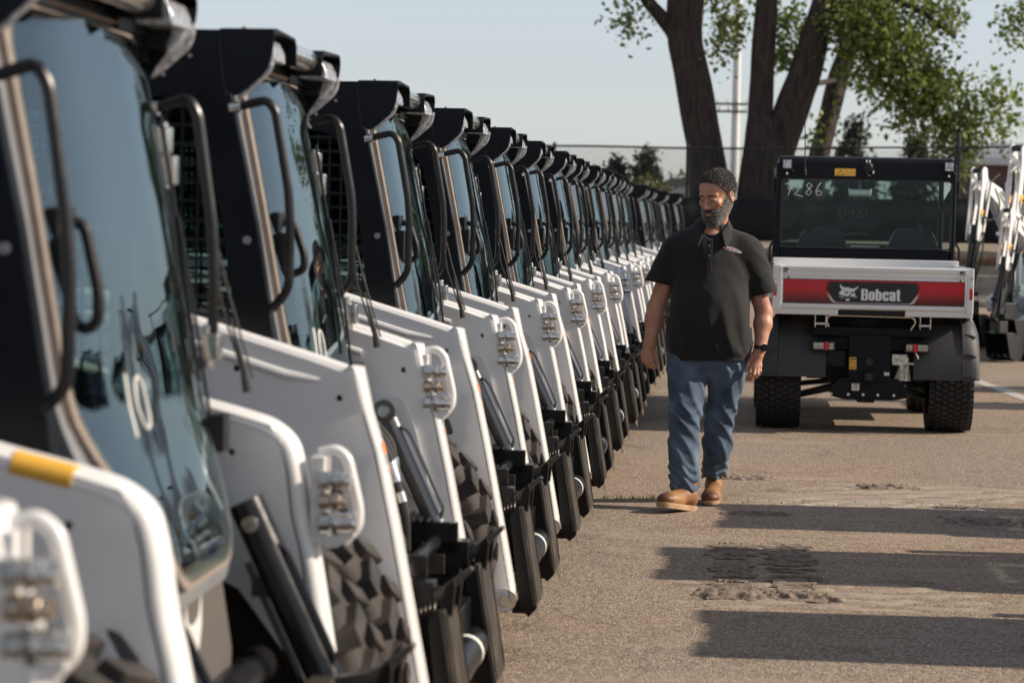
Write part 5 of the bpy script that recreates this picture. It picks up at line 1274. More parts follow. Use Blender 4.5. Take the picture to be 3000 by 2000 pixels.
# ------------------------------------------------------------------ the man: surfaces polygonised from distance fields
class Field:
    def __init__(s, lo, hi, h):
        s.lo = np.array(lo, float); s.h = h; s.n = np.ceil((np.array(hi)-s.lo)/h).astype(int)+1
        s.F = np.full(s.n, 1.0, np.float32)
    def sub(s, lo, hi):
        a = np.clip(np.floor((np.array(lo)-s.lo)/s.h).astype(int), 0, s.n-1); b = np.clip(np.ceil((np.array(hi)-s.lo)/s.h).astype(int)+1, 1, s.n)
        sl = tuple(slice(a[i], b[i]) for i in range(3))
        g = np.meshgrid(*[s.lo[i]+s.h*np.arange(a[i], b[i]) for i in range(3)], indexing='ij')
        return sl, [q.astype(np.float32) for q in g]
    def op(s, fn, lo, hi, k=.0, mode='u', pad=.06):
        sl, P = s.sub(np.array(lo)-pad, np.array(hi)+pad)
        if min(q.size for q in P) == 0: return
        d = fn(*P); F = s.F[sl]
        if mode == 'u':
            if k > 0: h = np.clip(.5+.5*(F-d)/k, 0, 1); r = F*(1-h)+d*h-k*h*(1-h)
            else: r = np.minimum(F, d)
        elif mode == 's':
            if k > 0: h = np.clip(.5-.5*(F+d)/k, 0, 1); r = F*(1-h)-d*h+k*h*(1-h)
            else: r = np.maximum(F, -d)
        else: r = np.maximum(F, d)
        s.F[sl] = r
    def cap(s, a, b, r0, r1=None, k=.02, mode='u', T=None):
        r1 = r0 if r1 is None else r1; a = np.array(a, float); b = np.array(b, float)
        if T is not None: a, b = T(a), T(b)
        ab = b-a; L2 = max(ab@ab, 1e-9)
        def f(X, Y, Z):
            t = np.clip(((X-a[0])*ab[0]+(Y-a[1])*ab[1]+(Z-a[2])*ab[2])/L2, 0, 1)
            return np.sqrt((X-a[0]-t*ab[0])**2+(Y-a[1]-t*ab[1])**2+(Z-a[2]-t*ab[2])**2)-(r0+(r1-r0)*t)
        m = max(r0, r1); s.op(f, np.minimum(a, b)-m, np.maximum(a, b)+m, k, mode)
    def ell(s, c, r, k=.02, mode='u', T=None, rot=None):
        c = np.array(c, float); r = np.array(r, float); Q = np.eye(3)
        if T is not None: c = T(c); Q = T.R.T
        if rot is not None: Q = np.array(rot).T @ Q
        def f(X, Y, Z):
            p = [X-c[0], Y-c[1], Z-c[2]]; u = [Q[i,0]*p[0]+Q[i,1]*p[1]+Q[i,2]*p[2] for i in range(3)]
            k0 = np.sqrt(sum((u[i]/r[i])**2 for i in range(3)))+1e-6; k1 = np.sqrt(sum((u[i]/r[i]**2)**2 for i in range(3)))+1e-6
            return k0*(k0-1)/k1
        m = r.max(); s.op(f, c-m, c+m, k, mode)
    def mesh(s, name, matn, parent, smooth=2, noise=None):
        F = s.F
        if noise is not None:
            sl, P = s.sub(s.lo, s.lo+s.h*(s.n-1)); F = F+noise(*P)
        S = F < 0
        c = np.zeros(tuple(q-1 for q in F.shape), np.int8)
        for i in (0,1):
            for j in (0,1):
                for k in (0,1): c += S[i:F.shape[0]-1+i, j:F.shape[1]-1+j, k:F.shape[2]-1+k]
        act = np.argwhere((c > 0) & (c < 8)); idx = -np.ones(c.shape, np.int64); idx[act[:,0], act[:,1], act[:,2]] = np.arange(len(act))
        acc = np.zeros((len(act), 3)); cnt = np.zeros(len(act))
        corners = [(i,j,k) for i in (0,1) for j in (0,1) for k in (0,1)]
        for a in corners:
            for ax in range(3):
                if a[ax]: continue
                b = list(a); b[ax] = 1
                fa = F[act[:,0]+a[0], act[:,1]+a[1], act[:,2]+a[2]]; fb = F[act[:,0]+b[0], act[:,1]+b[1], act[:,2]+b[2]]
                m = (fa < 0) != (fb < 0); t = np.where(m, fa/np.where(m, fa-fb, 1), 0)
                p = np.repeat(np.array(a, float)[None], len(act), 0); p[:, ax] = t
                acc[m] += p[m]; cnt[m] += 1
        V = s.lo+(act+acc/np.maximum(cnt, 1)[:, None])*s.h
        faces = []
        for ax in range(3):
            o = [q for q in range(3) if q != ax]
            s0 = [slice(None)]*3; s1 = [slice(None)]*3; s0[ax] = slice(0, -1); s1[ax] = slice(1, None)
            D = S[tuple(s0)].astype(np.int8)-S[tuple(s1)].astype(np.int8)
            e = np.argwhere(D != 0); e = e[(e[:, o[0]] > 0) & (e[:, o[1]] > 0) & (e[:, o[0]] < F.shape[o[0]]-1) & (e[:, o[1]] < F.shape[o[1]]-1)]
            sg = D[e[:,0], e[:,1], e[:,2]]
            def g(d0, d1):
                q = e.copy(); q[:, o[0]] += d0; q[:, o[1]] += d1; return idx[q[:,0], q[:,1], q[:,2]]
            Q = np.stack([g(-1,-1), g(0,-1), g(0,0), g(-1,0)], 1)
            fl = (sg > 0) == (ax != 1); Q[~fl] = Q[~fl][:, ::-1]; faces.append(Q)
        Q = np.concatenate(faces); Q = Q[(Q >= 0).all(1)]
        for _ in range(smooth):
            A = np.zeros_like(V); C = np.zeros(len(V))
            for i in range(4):
                a, b = Q[:, i], Q[:, (i+1) % 4]
                for ax in range(3): A[:, ax] += np.bincount(a, V[b, ax], len(V))+np.bincount(b, V[a, ax], len(V))
                C += np.bincount(a, minlength=len(V))+np.bincount(b, minlength=len(V))
            V = V*.5+.5*A/np.maximum(C, 1)[:, None]
        me = bpy.data.meshes.new(name); me.vertices.add(len(V)); me.vertices.foreach_set('co', V.astype(np.float32).ravel())
        me.loops.add(Q.size); me.loops.foreach_set('vertex_index', Q.astype(np.int32).ravel()); me.polygons.add(len(Q)); me.polygons.foreach_set('loop_start', np.arange(0, Q.size, 4, dtype=np.int32))
        me.update(calc_edges=True); me.validate(); me.polygons.foreach_set('use_smooth', [True]*len(me.polygons)); me.materials.append(M[matn])
        o = bpy.data.objects.new(name, me); col.objects.link(o); o.parent = parent; return o
def fbm(seed, freqs, ax=(1,1,1)):
    r = np.random.RandomState(seed); K = [(r.normal(0, 1, 3)*np.array(ax), r.uniform(0, 6.28), f) for f in freqs for _ in range(4)]
    def fn(X, Y, Z):
        s = 0
        for d, p, f in K:
            d = d/np.linalg.norm(d)*f; s = s+np.sin(d[0]*X+d[1]*Y+d[2]*Z+p+1.1*np.sin(d[1]*X*.7-d[2]*Y*.6+d[0]*Z*.5))/f*freqs[0]
        return (s/4).astype(np.float32)
    return fn
# materials
M['skin'] = mat('sun_tanned_skin', (.52, .27, .175), .48, c2=(.42,.18,.115), vscale=14, bump=.25, bscale=180)
M['skin'].node_tree.nodes['Principled BSDF'].inputs['Subsurface Weight'].default_value = .12
M['skin'].node_tree.nodes['Principled BSDF'].inputs['Subsurface Radius'].default_value = (.012,.004,.002)
M['shirt'] = mat('black_pique_shirt', (.0065, .0062, .0065), .85, var=.25, vscale=260, bump=.5, bscale=700)
M['shirt'].node_tree.nodes['Principled BSDF'].inputs['Sheen Weight'].default_value = .10
M['denim'] = mat('faded_blue_denim', (.12, .175, .25), .85, c2=(.035,.058,.095), vscale=7, bump=.4, bscale=500)
M['bootleather'] = mat('tan_oiled_leather', (.36, .175, .062), .55, c2=(.15,.062,.024), vscale=9, bump=.3, bscale=120)
M['toeleather'] = mat('scuffed_dark_toe_leather', (.16, .07, .03), .5, c2=(.06,.03,.02), vscale=14, bump=.3)
M['sole'] = mat('pale_crepe_sole', (.50, .33, .20), .7, c2=(.32,.19,.11), vscale=12)
M['outsole'] = mat('dark_worn_outsole', (.07, .05, .04), .8)
M['hair'] = mat('dark_curly_hair', (.010, .008, .007), .62, c2=(.09,.075,.065), vscale=130, bump=1., bscale=420, spec=.35)
M['beardgrey'] = mat('grizzled_beard', (.11, .09, .08), .7, c2=(.018,.015,.013), vscale=105, bump=1., bscale=260)
M['bearddark'] = mat('dark_moustache', (.015, .011, .01), .5, c2=(.05,.04,.035), vscale=140, bump=1., bscale=260)
MAN = empty('person', (-.14, 13.35, 0), 0, 'bearded man', 'person')
MAN['label'] = 'bearded man in black polo shirt, blue jeans and tan boots, walking with his head down'
class Head:
    def __init__(s, c, yaw, pitch, roll, sc_):
        s.c = np.array(c); s.s = sc_
        Rz = np.array(Matrix.Rotation(R(yaw), 3, 'Z')); Rx = np.array(Matrix.Rotation(R(pitch), 3, 'X')); Ry = np.array(Matrix.Rotation(R(roll), 3, 'Y'))
        s.R = Rz @ Rx @ Ry
    def __call__(s, p): return s.c+s.R @ (np.array(p)*s.s)
    def inv(s, X, Y, Z):
        p = [X-s.c[0], Y-s.c[1], Z-s.c[2]]; return [(s.R[0,i]*p[0]+s.R[1,i]*p[1]+s.R[2,i]*p[2])/s.s for i in range(3)]
# face looks along local -y; negative yaw turns it to the left of the photograph
H = Head((.025, -.035, 1.715), -34, 17, 0, 1.10)
Hs = H.s
def hell(F, c, r, k=.012, mode='u'): F.ell(c, np.array(r)*Hs, k, mode, T=H)
def hcap(F, a, b, r0, r1=None, k=.012, mode='u'): F.cap(a, b, r0*Hs, (r1 if r1 is not None else r0)*Hs, k, mode, T=H)
def skull(F, e=0.):
    hell(F, (0,.018,.032), (.074+e,.098+e,.088+e), .02); hell(F, (0,-.030,.052), (.064+e,.056+e,.056+e), .03)
    hell(F, (0,-.028,-.045), (.060+e,.066+e,.082+e), .03)
    hell(F, (0,-.068,-.102), (.028+e,.026+e,.020+e), .03)
    for s in (-1, 1):
        hcap(F, (s*.054,.005,-.045), (s*.022,-.070,-.102), .018+e, .016+e, .03)
def build_body():
    B = Field((-.44,-.25,.66), (.42,.22,1.90), .0032)
    skull(B)
    for s in (-1, 1):
        hell(B, (s*.040,-.066,-.022), (.022,.020,.018), .02)            # cheek
        hcap(B, (s*.010,-.087,.022), (s*.046,-.072,.020), .010, .008, .014)   # brow
        hell(B, (s*.031,-.096,.000), (.017,.012,.010), .012, 's')       # socket
        hell(B, (s*.030,-.077,-.001), (.0145,.0125,.0120), .002)        # lidded eye
        hcap(B, (s*.018,-.0885,-.0035), (s*.043,-.082,-.0045), .0016, .0014, .002)    # lid edge
        hell(B, (s*.0125,-.100,-.039), (.009,.010,.008), .006)          # nostril wing
        hell(B, (s*.006,-.106,-.0475), (.0035,.004,.003), .002, 's')
        # ear
        hell(B, (s*.078,.014,-.008), (.010,.018,.031), .006); hell(B, (s*.085,.012,.0), (.007,.011,.019), .005, 's'); hell(B, (s*.080,.010,-.032), (.007,.009,.009), .006)
        hcap(B, (s*.083,.006,-.008), (s*.085,.012,.004), .004, .003, .003)
    hcap(B, (0,-.084,.016), (0,-.108,-.030), .0085, .0105, .012); hell(B, (0,-.112,-.036), (.0115,.011,.010), .008)
    hcap(B, (-.018,-.0905,-.068), (.018,-.0905,-.068), .0060, None, .006); hcap(B, (-.016,-.089,-.077), (.016,-.089,-.077), .0066, None, .006)
    for z, r in ((.045,.0011),(.058,.0011),(.034,.0010)): hcap(B, (-.035,-.089 if z < .05 else -.085,z), (.035,-.089 if z < .05 else -.085,z), r, None, .002, 's')
    # neck, upper chest
    B.cap((.025,.005,1.64), (.0,.03,1.46), .068, .078, .03); B.cap((0,.0,1.47), (0,.03,1.30), .085, .10, .04)
    B.cap((-.14,.02,1.42), (.14,.02,1.42), .055, .055, .04); B.ell((0,.01,1.2), (.17,.10,.20), .05)
    # arms
    for s, sh, el, wr in ((-1, (-.185,.01,1.42), (-.298,.02,1.085), (-.322,-.035,.895)), (1, (.185,.01,1.42), (.298,.045,1.075), (.283,-.03,.885))):
        B.cap(sh, el, .055, .047, .03); fm = tuple(np.array(el)*.68+np.array(wr)*.32)
        B.cap(el, fm, .046, .050, .02); B.cap(fm, wr, .049, .031, .02); B.ell(wr, (.036,.028,.03), .015)
    def finger(pts, r0, r1):
        n = len(pts)-1
        for i in range(n):
            ra = r0+(r1-r0)*i/n; rb = r0+(r1-r0)*(i+1)/n
            B.cap(pts[i], pts[i+1], ra, rb, .003)
            if 0 < i: B.ell(pts[i], (ra*1.07,)*3, .002)
    # his right hand (left in the photograph), relaxed, fingers curling to the right
    B.cap((-.325,-.035,.895), (-.333,-.042,.862), .030, .026, .012)
    for a in ((-.314,-.055,.838),(-.332,-.060,.834),(-.349,-.056,.834),(-.364,-.046,.838)): B.cap((-.328,-.038,.872), a, .015, .0125, .012)
    finger([(-.314,-.056,.838),(-.308,-.072,.797),(-.294,-.072,.775),(-.281,-.062,.762)], .0108, .0080)
    finger([(-.332,-.061,.834),(-.328,-.076,.786),(-.311,-.074,.766),(-.297,-.062,.757)], .0110, .0082)
    finger([(-.349,-.057,.834),(-.346,-.068,.789),(-.330,-.064,.769),(-.316,-.052,.762)], .0106, .0080)
    finger([(-.364,-.046,.838),(-.361,-.052,.802),(-.349,-.048,.785),(-.337,-.038,.778)], .0095, .0072)
    B.cap((-.315,-.030,.875), (-.297,-.040,.846), .016, .0135, .010); finger([(-.297,-.040,.848),(-.287,-.052,.812),(-.283,-.056,.780)], .0125, .0092)
    # his left hand
    B.cap((.283,-.03,.885), (.272,-.040,.838), .030, .028, .012)
    for a in ((.240,-.062,.787),(.256,-.068,.780),(.271,-.063,.781),(.284,-.052,.787)): B.cap((.270,-.038,.835), a, .016, .0128, .012)
    finger([(.240,-.063,.787),(.229,-.080,.752),(.218,-.078,.727),(.212,-.066,.708)], .0110, .0082)
    finger([(.256,-.069,.780),(.250,-.086,.742),(.238,-.082,.720),(.230,-.068,.706)], .0112, .0084)
    finger([(.271,-.064,.781),(.269,-.079,.745),(.258,-.073,.725),(.250,-.060,.714)], .0108, .0080)
    finger([(.284,-.053,.787),(.284,-.064,.757),(.276,-.060,.738),(.268,-.048,.728)], .0096, .0074)
    B.cap((.255,-.034,.855), (.232,-.048,.822), .017, .0140, .010); finger([(.232,-.048,.822),(.216,-.060,.787),(.208,-.064,.756)], .0128, .0092)
    B.mesh('body', 'skin', MAN, smooth=2)
build_body()
# hair
curl = fbm(5, (420, 640, 900)); curl2 = fbm(6, (70, 120))
def headmask(fn): 
    def f(X, Y, Z): return fn(*H.inv(X, Y, Z))
    return f
Hf = Field((-.16,-.20,1.50), (.20,.16,1.90), .0026)
skull(Hf, .0050)
Hf.op(headmask(lambda x, y, z: (.060-z-1.05*(y+.050)+.10*np.maximum(0, np.abs(x)-.040)*0+.35*np.maximum(0,.035-np.abs(x))*0)*.66*Hs), (-.16,-.2,1.5), (.2,.16,1.9), 0, 'i')
Hf.op(headmask(lambda x, y, z: (-.075-z)*Hs), (-.16,-.2,1.5), (.2,.16,1.9), 0, 'i')
for s in (-1, 1): hell(Hf, (s*.088,.010,-.010), (.022,.024,.036), .004, 's')
Hf.mesh('hair', 'hair', MAN, smooth=1, noise=lambda X, Y, Z: -.0030*curl(X, Y, Z)-.0022*curl2(X, Y, Z))
def strands(src, name, n, ln, seed, grey, bias=(0,0,0), w=.0010, curlr=.8, parent=None):
    r = np.random.RandomState(seed); me0 = src.data; nv = len(me0.vertices)
    co = np.empty(nv*3); me0.vertices.foreach_get('co', co); co = co.reshape(-1, 3); nr = np.empty(nv*3); me0.vertices.foreach_get('normal', nr); nr = nr.reshape(-1, 3)
    lp = np.stack(H.inv(co[:,0], co[:,1], co[:,2]), 1)
    out_ = (nr*(co-np.array(H.c))).sum(1) > 0
    ids = r.choice(np.where(out_)[0], n); P = co[ids]; N_ = nr[ids]; m = n
    T = np.cross(N_, r.normal(0, 1, (m, 3))); T /= np.linalg.norm(T, axis=1)[:, None]+1e-9
    D = N_*.75+T*curlr+np.array(bias); D /= np.linalg.norm(D, axis=1)[:, None]; L = ln*r.uniform(.5, 1.15, (m, 1)); C = np.cross(D, N_); C /= np.linalg.norm(C, axis=1)[:, None]+1e-9
    p1 = P+D*L*.45; D2 = D*.75+C*r.uniform(-.9, .9, (m, 1))+N_*-.15+np.array(bias)*.6; D2 /= np.linalg.norm(D2, axis=1)[:, None]; p2 = p1+D2*L*.35; D3 = D2*.5+C*r.uniform(-1, 1, (m, 1))-N_*.35+np.array(bias)*.6; D3 /= np.linalg.norm(D3, axis=1)[:, None]; p3 = p2+D3*L*.25
    W = np.cross(D, r.normal(0, 1, (m, 3))); W /= np.linalg.norm(W, axis=1)[:, None]; W *= w/2
    V = np.stack([P-W-N_*.001, P+W-N_*.001, p1-W, p1+W, p2-W*.8, p2+W*.8, p3-W*.3, p3+W*.3], 1).reshape(-1, 3)
    base = np.arange(m)[:, None]*8; F_ = np.concatenate([base+np.array(q) for q in ((0,1,3,2),(2,3,5,4),(4,5,7,6))])
    me = bpy.data.meshes.new(name); me.vertices.add(len(V)); me.vertices.foreach_set('co', V.astype(np.float32).ravel()); me.loops.add(F_.size); me.loops.foreach_set('vertex_index', F_.astype(np.int32).ravel())
    me.polygons.add(len(F_)); me.polygons.foreach_set('loop_start', np.arange(0, F_.size, 4, dtype=np.int32)); me.update(calc_edges=True); me.validate()
    g = np.clip(grey(lp[ids])+0*r.rand(m), 0, 1); sh = np.where(r.rand(m) < g, r.uniform(.6, 1, m), r.uniform(0, .15, m))
    ca = me.color_attributes.new('shade', 'FLOAT_COLOR', 'POINT'); cc = np.ones((m*8, 4), np.float32); cc[:, :3] = np.repeat(sh, 8)[:, None]; ca.data.foreach_set('color', cc.ravel())
    me.materials.append(M['strand']); o = bpy.data.objects.new(name, me); col.objects.link(o); o.parent = src; return o
M['strand'] = leafmat('hair_strand', (.012, .009, .008), (.62, .57, .52))
for n_ in M['strand'].node_tree.nodes:
    if n_.type == 'MIX_SHADER': n_.inputs[0].default_value = .05
strands(bpy.data.objects['hair'], 'hair_curls', 13000, .019, 3, lambda p: .06+.6*np.clip((.030-p[:, 2])/.07, 0, 1), curlr=1.1)
# grey sideburn and beard
def beard():
    Bf = Field((-.16,-.20,1.50), (.20,.16,1.90), .0024)
    skull(Bf, .0035); hell(Bf, (0,-.076,-.116), (.032,.022,.022), .02)
    Bf.op(headmask(lambda x, y, z: np.maximum((z+.048-1.0*np.maximum(0, y+.060)-.25*np.maximum(0,.03-np.abs(x)))*.7, (y-.012))*Hs), (-.16,-.2,1.5), (.2,.16,1.9), 0, 'i')
    hell(Bf, (0,-.102,-.071), (.021,.020,.0085), .004, 's')
    Bf.op(headmask(lambda x, y, z: (.074-np.abs(x)+.03*(z > -.2))*0-1.), (-.16,-.2,1.5), (-.159,-.199,1.501), 0, 'i')
    hell(Bf, (0,-.10,-.032), (.030,.030,.026), .004, 's')
    Bf.mesh('beard', 'beardgrey', MAN, smooth=1, noise=lambda X, Y, Z: -.0012*curl(X, Y, Z)-.0016*curl2(X, Y, Z))
    strands(bpy.data.objects['beard'], 'beard_hairs', 15000, .013, 4, lambda p: .26+.6*np.clip((np.abs(p[:, 0])-.015)/.04, 0, 1)+.25*np.clip((-.11-p[:, 2])/.02, 0, 1), bias=(0,0,-.7), curlr=.7)
    Mf = Field((-.16,-.20,1.50), (.20,.16,1.90), .0022)
    for s in (-1, 1):
        hcap(Mf, (s*.004,-.098,-.056), (s*.024,-.086,-.064), .0072, .0070, .004); hcap(Mf, (s*.024,-.086,-.064), (s*.031,-.076,-.088), .0070, .0050, .004)
    hell(Mf, (0,-.088,-.090), (.012,.009,.007), .003)
    Mf.mesh('moustache', 'bearddark', MAN, smooth=1, noise=lambda X, Y, Z: -.0016*curl(X, Y, Z))
    for s in (-1, 1):
        Ef = Field((-.16,-.20,1.60), (.20,.10,1.82), .0020)
        hcap(Ef, (s*.012,-.0945,.0205), (s*.030,-.0905,.0245), .0040, .0042, .002); hcap(Ef, (s*.030,-.0905,.0245), (s*.050,-.0740,.017), .0040, .0026, .002)
        Lf = Field((-.16,-.20,1.60), (.20,.10,1.82), .0016); hcap(Lf, (s*.019,-.0895,-.0055), (s*.031,-.0905,-.0085), .0013, .0015, .001); hcap(Lf, (s*.031,-.0905,-.0085), (s*.044,-.0830,-.0065), .0015, .0012, .001)
        Lf.mesh('eyelashes', 'bearddark', MAN, smooth=1)
        Ef.mesh('eyebrow', 'bearddark', MAN, smooth=1, noise=lambda X, Y, Z: -.0006*curl(X, Y, Z))
beard()
# shirt
def build_shirt():
    S = Field((-.46,-.30,.78), (.46,.24,1.64), .0042)
    S.ell((0,.0,1.28), (.215,.140,.26), .05); S.ell((.0,-.035,1.04), (.228,.178,.28), .06); S.ell((0,-.005,.88), (.225,.160,.24), .06)
    S.cap((-.155,.02,1.435), (.155,.02,1.435), .078, .078, .06)
    for s in (-1, 1):
        S.cap((0,.035,1.520), (s*.15,.02,1.465), .060, .052, .04)
        e = (-.300,.02,1.195) if s < 0 else (.305,.04,1.155)
        S.cap((s*.200,.015,1.405), e, .087, .077, .045)
    S.cap((-.02,.0,1.53), (.0,.03,1.47), .078, .085, .03)
    # sleeve and hem cut-offs
    def cut(n, p, lo, hi):
        n = np.array(n)/np.linalg.norm(n); S.op(lambda X, Y, Z: (X-p[0])*n[0]+(Y-p[1])*n[1]+(Z-p[2])*n[2], lo, hi, 0, 'i', pad=0)
    cut((-.18,0,-1), (-.295,0,1.228), (-.46,-.30,1.05), (-.222,.24,1.30)); cut((.22,0,-1), (.30,0,1.180), (.226,-.30,1.0), (.46,.24,1.26))
    cut((.02,0,-1), (0,0,.812), (-.46,-.3,.78), (.46,.24,.84))
    S.cap((-.282,.02,1.24), (-.308,.018,1.13), .048, .052, .004, 's'); S.cap((.288,.035,1.20), (.316,.045,1.08), .048, .052, .004, 's')
    S.ell((0,-.005,.80), (.205,.140,.06), .004, 's')
    # neck opening
    S.cap((.01,-.005,1.66), (.0,.02,1.49), .072, .070, .006, 's'); S.ell((0,-.075,1.515), (.045,.05,.045), .01, 's')
    n1 = fbm(11, (16, 30), (1,1,.45)); n2 = fbm(12, (55, 85), (1,1,.6)); 
    def folds(X, Y, Z):
        side = np.clip((X-.02)/.16, 0, 1); lo_ = np.clip((1.38-Z)/.35, 0, 1)
        u = (X*.92+(Z-1.3)*.55)                        # drapes running from the armpit to the belly
        dr = np.abs(np.sin(u*34+1.2*np.sin(Z*9)+.4))**3
        u2 = (-X*.9+(Z-1.25)*.5); dl = np.abs(np.sin(u2*26+1.3*np.sin(Z*8)))**3
        sl = np.clip((np.abs(X)-.2)/.05, 0, 1)*np.abs(np.sin((Z*1.0+np.abs(X)*.9)*55))**2
        vt = np.abs(np.sin(X*38+2.*np.sin(Z*6+1)))**4*np.clip((1.15-Z)/.2, 0, 1)
        arm_ = np.clip((np.abs(X)-.19)/.03, 0, 1); en = 1-.8*np.maximum(np.clip((.86-Z)/.03, 0, 1), arm_*np.clip((1.27-Z)/.03, 0, 1)*(Z > 1.08))
        return (en*(-.0075*n1(X, Y, Z)-.0016*n2(X, Y, Z)-.0085*dr*side*lo_-.0045*dl*(1-side)*lo_-.0012*sl-.006*vt)).astype(np.float32)
    S.mesh('shirt', 'shirt', MAN, smooth=2, noise=folds)
    U = Field((-.16,-.16,1.36), (.16,.16,1.60), .004)
    U.cap((.0,-.012,1.535), (.0,.01,1.42), .078, .090, .0); U.cap((.012,-.008,1.66), (.0,.005,1.485), .0705, .072, .003, 's'); U.ell((0,-.060,1.53), (.05,.04,.035), .01, 's')
    U.mesh('undershirt', 'shirt', MAN, smooth=2)
    # collar with two points
    for s in (-1, 1):
        C = Field((-.16,-.20,1.38), (.17,.16,1.64), .0030)
        rn_ = lambda q: q
        P = [(.004,.088,1.592),(.060,.070,1.590),(.085,.020,1.575),(.082,-.040,1.548),(.052,-.090,1.505)]
        Q = [(.004,.108,1.545),(.075,.092,1.538),(.112,.025,1.525),(.110,-.050,1.480),(.074,-.128,1.432)]
        for i in range(len(P)-1):
            for t in np.linspace(0, 1, 16):
                a = np.array(P[i])*(1-t)+np.array(P[i+1])*t; b = np.array(Q[i])*(1-t)+np.array(Q[i+1])*t; a[0] *= s; b[0] *= s; a[0] += .006; b[0] += .004
                C.cap(a, b, .0055, .0048, .006)
        C.mesh('collar', 'shirt', MAN, smooth=3)
    b = MB(); b.prism([(-.016,1.30),(.016,1.30),(.020,1.47),(-.012,1.475)], 0, 1, f3=lambda q, a: (q[0]-.01, -.165-.0-.012*a+.35*(q[1]-1.30)*.22, q[1])); b.build('placket', 'shirt', MAN, bevel=.003)
    b = MB()
    for z in (1.44, 1.385): b.cyl((-.008, -.165-.012+.077*(z-1.30), z), (-.008, -.165-.015+.077*(z-1.30), z), .0055, n=12)
    b.build('button', 'greyink', MAN)
build_shirt()
# embroidered name patch on the chest
def patch():
    root = empty('chest_patch', (0,0,0)); root.parent = MAN
    dg = bpy.context.evaluated_depsgraph_get(); sh = [o for o in bpy.data.objects if o.name == 'shirt'][0]
    def onshirt(x, z, off):
        ok, loc, nrm, _ = sh.ray_cast(Vector((x, -.6, z)), Vector((0, 1, 0))); return Vector((x, (loc.y if ok else -.16)-off, z))
    cx, cz = .118, 1.418
    def grid(f0, f1, x0, x1, off, n=22):
        b = MB(); v = []
        for i in range(n+1):
            x = x0+(x1-x0)*i/n
            for z in (f0(x), f1(x)): v.append(onshirt(x, z, off))
        b.add(v, [(2*i, 2*i+1, 2*i+3, 2*i+2) for i in range(n)]); return b
    base = lambda x: cz-.28*(x-cx)
    w_ = .052
    def up(x): q = (x-cx)/w_; return base(x)+.012*math.sqrt(max(0, 1-q*q))+.001
    def dn(x): q = (x-cx)/w_; return base(x)-.010*math.sqrt(max(0, 1-q*q))-.001
    grid(dn, up, cx-w_, cx+w_, .0035).build('border', 'labelwhite', root)
    grid(lambda x: dn(x)+.0016, lambda x: up(x)-.0016, cx-w_+.002, cx+w_-.002, .0040).build('ground_cloth', 'ink', root)
    grid(lambda x: base(x)-.0055, lambda x: base(x)+.0062, cx-w_+.003, cx+.004, .0045).build('lettering_ground', 'patchred', root); grid(lambda x: base(x)-.0055, lambda x: base(x)+.0062, cx+.004, cx+w_-.003, .0045).build('lettering_ground', 'labelwhite', root)
    me = text_mesh('Tri-State Bobcat', .0135, sx=.78, off=.00035, ext=.0001)
    for v in me.vertices:
        x, y = v.co.x, v.co.y; q = onshirt(cx-w_+.006+x, base(cx-w_+.006+x)-.0045+y, .0055); v.co = q
    me.materials.clear(); me.materials.append(M['navy']); o = bpy.data.objects.new('lettering', me); col.objects.link(o); o.parent = root
M['patchred'] = mat('pink_red_thread', (.60, .28, .30), .6); M['navy'] = mat('navy_thread', (.03, .035, .09), .6)
bpy.context.view_layer.update()
patch()
# watch
b = MB(); b.lathe([(.034,-.012),(.037,-.010),(.037,.010),(.034,.012),(.031,.010),(.031,-.010),(.034,-.012)], (0,0,0), axis='z', n=28); wb = b.build('watch', 'ink', MAN); wb.location = (.284,-.031,.888); wb.rotation_euler = (0, R(4), 0)
b = MB(); b.cyl((0,0,-.0), (0,0,.008), .021, n=26); b.cyl((0,0,.008), (0,0,.0095), .017, n=26); wf_ = b.build('watch_face', 'blackgloss', wb, bevel=.001); wf_.location = (.019,-.031,.001); wf_.rotation_euler = (R(90), 0, R(32))
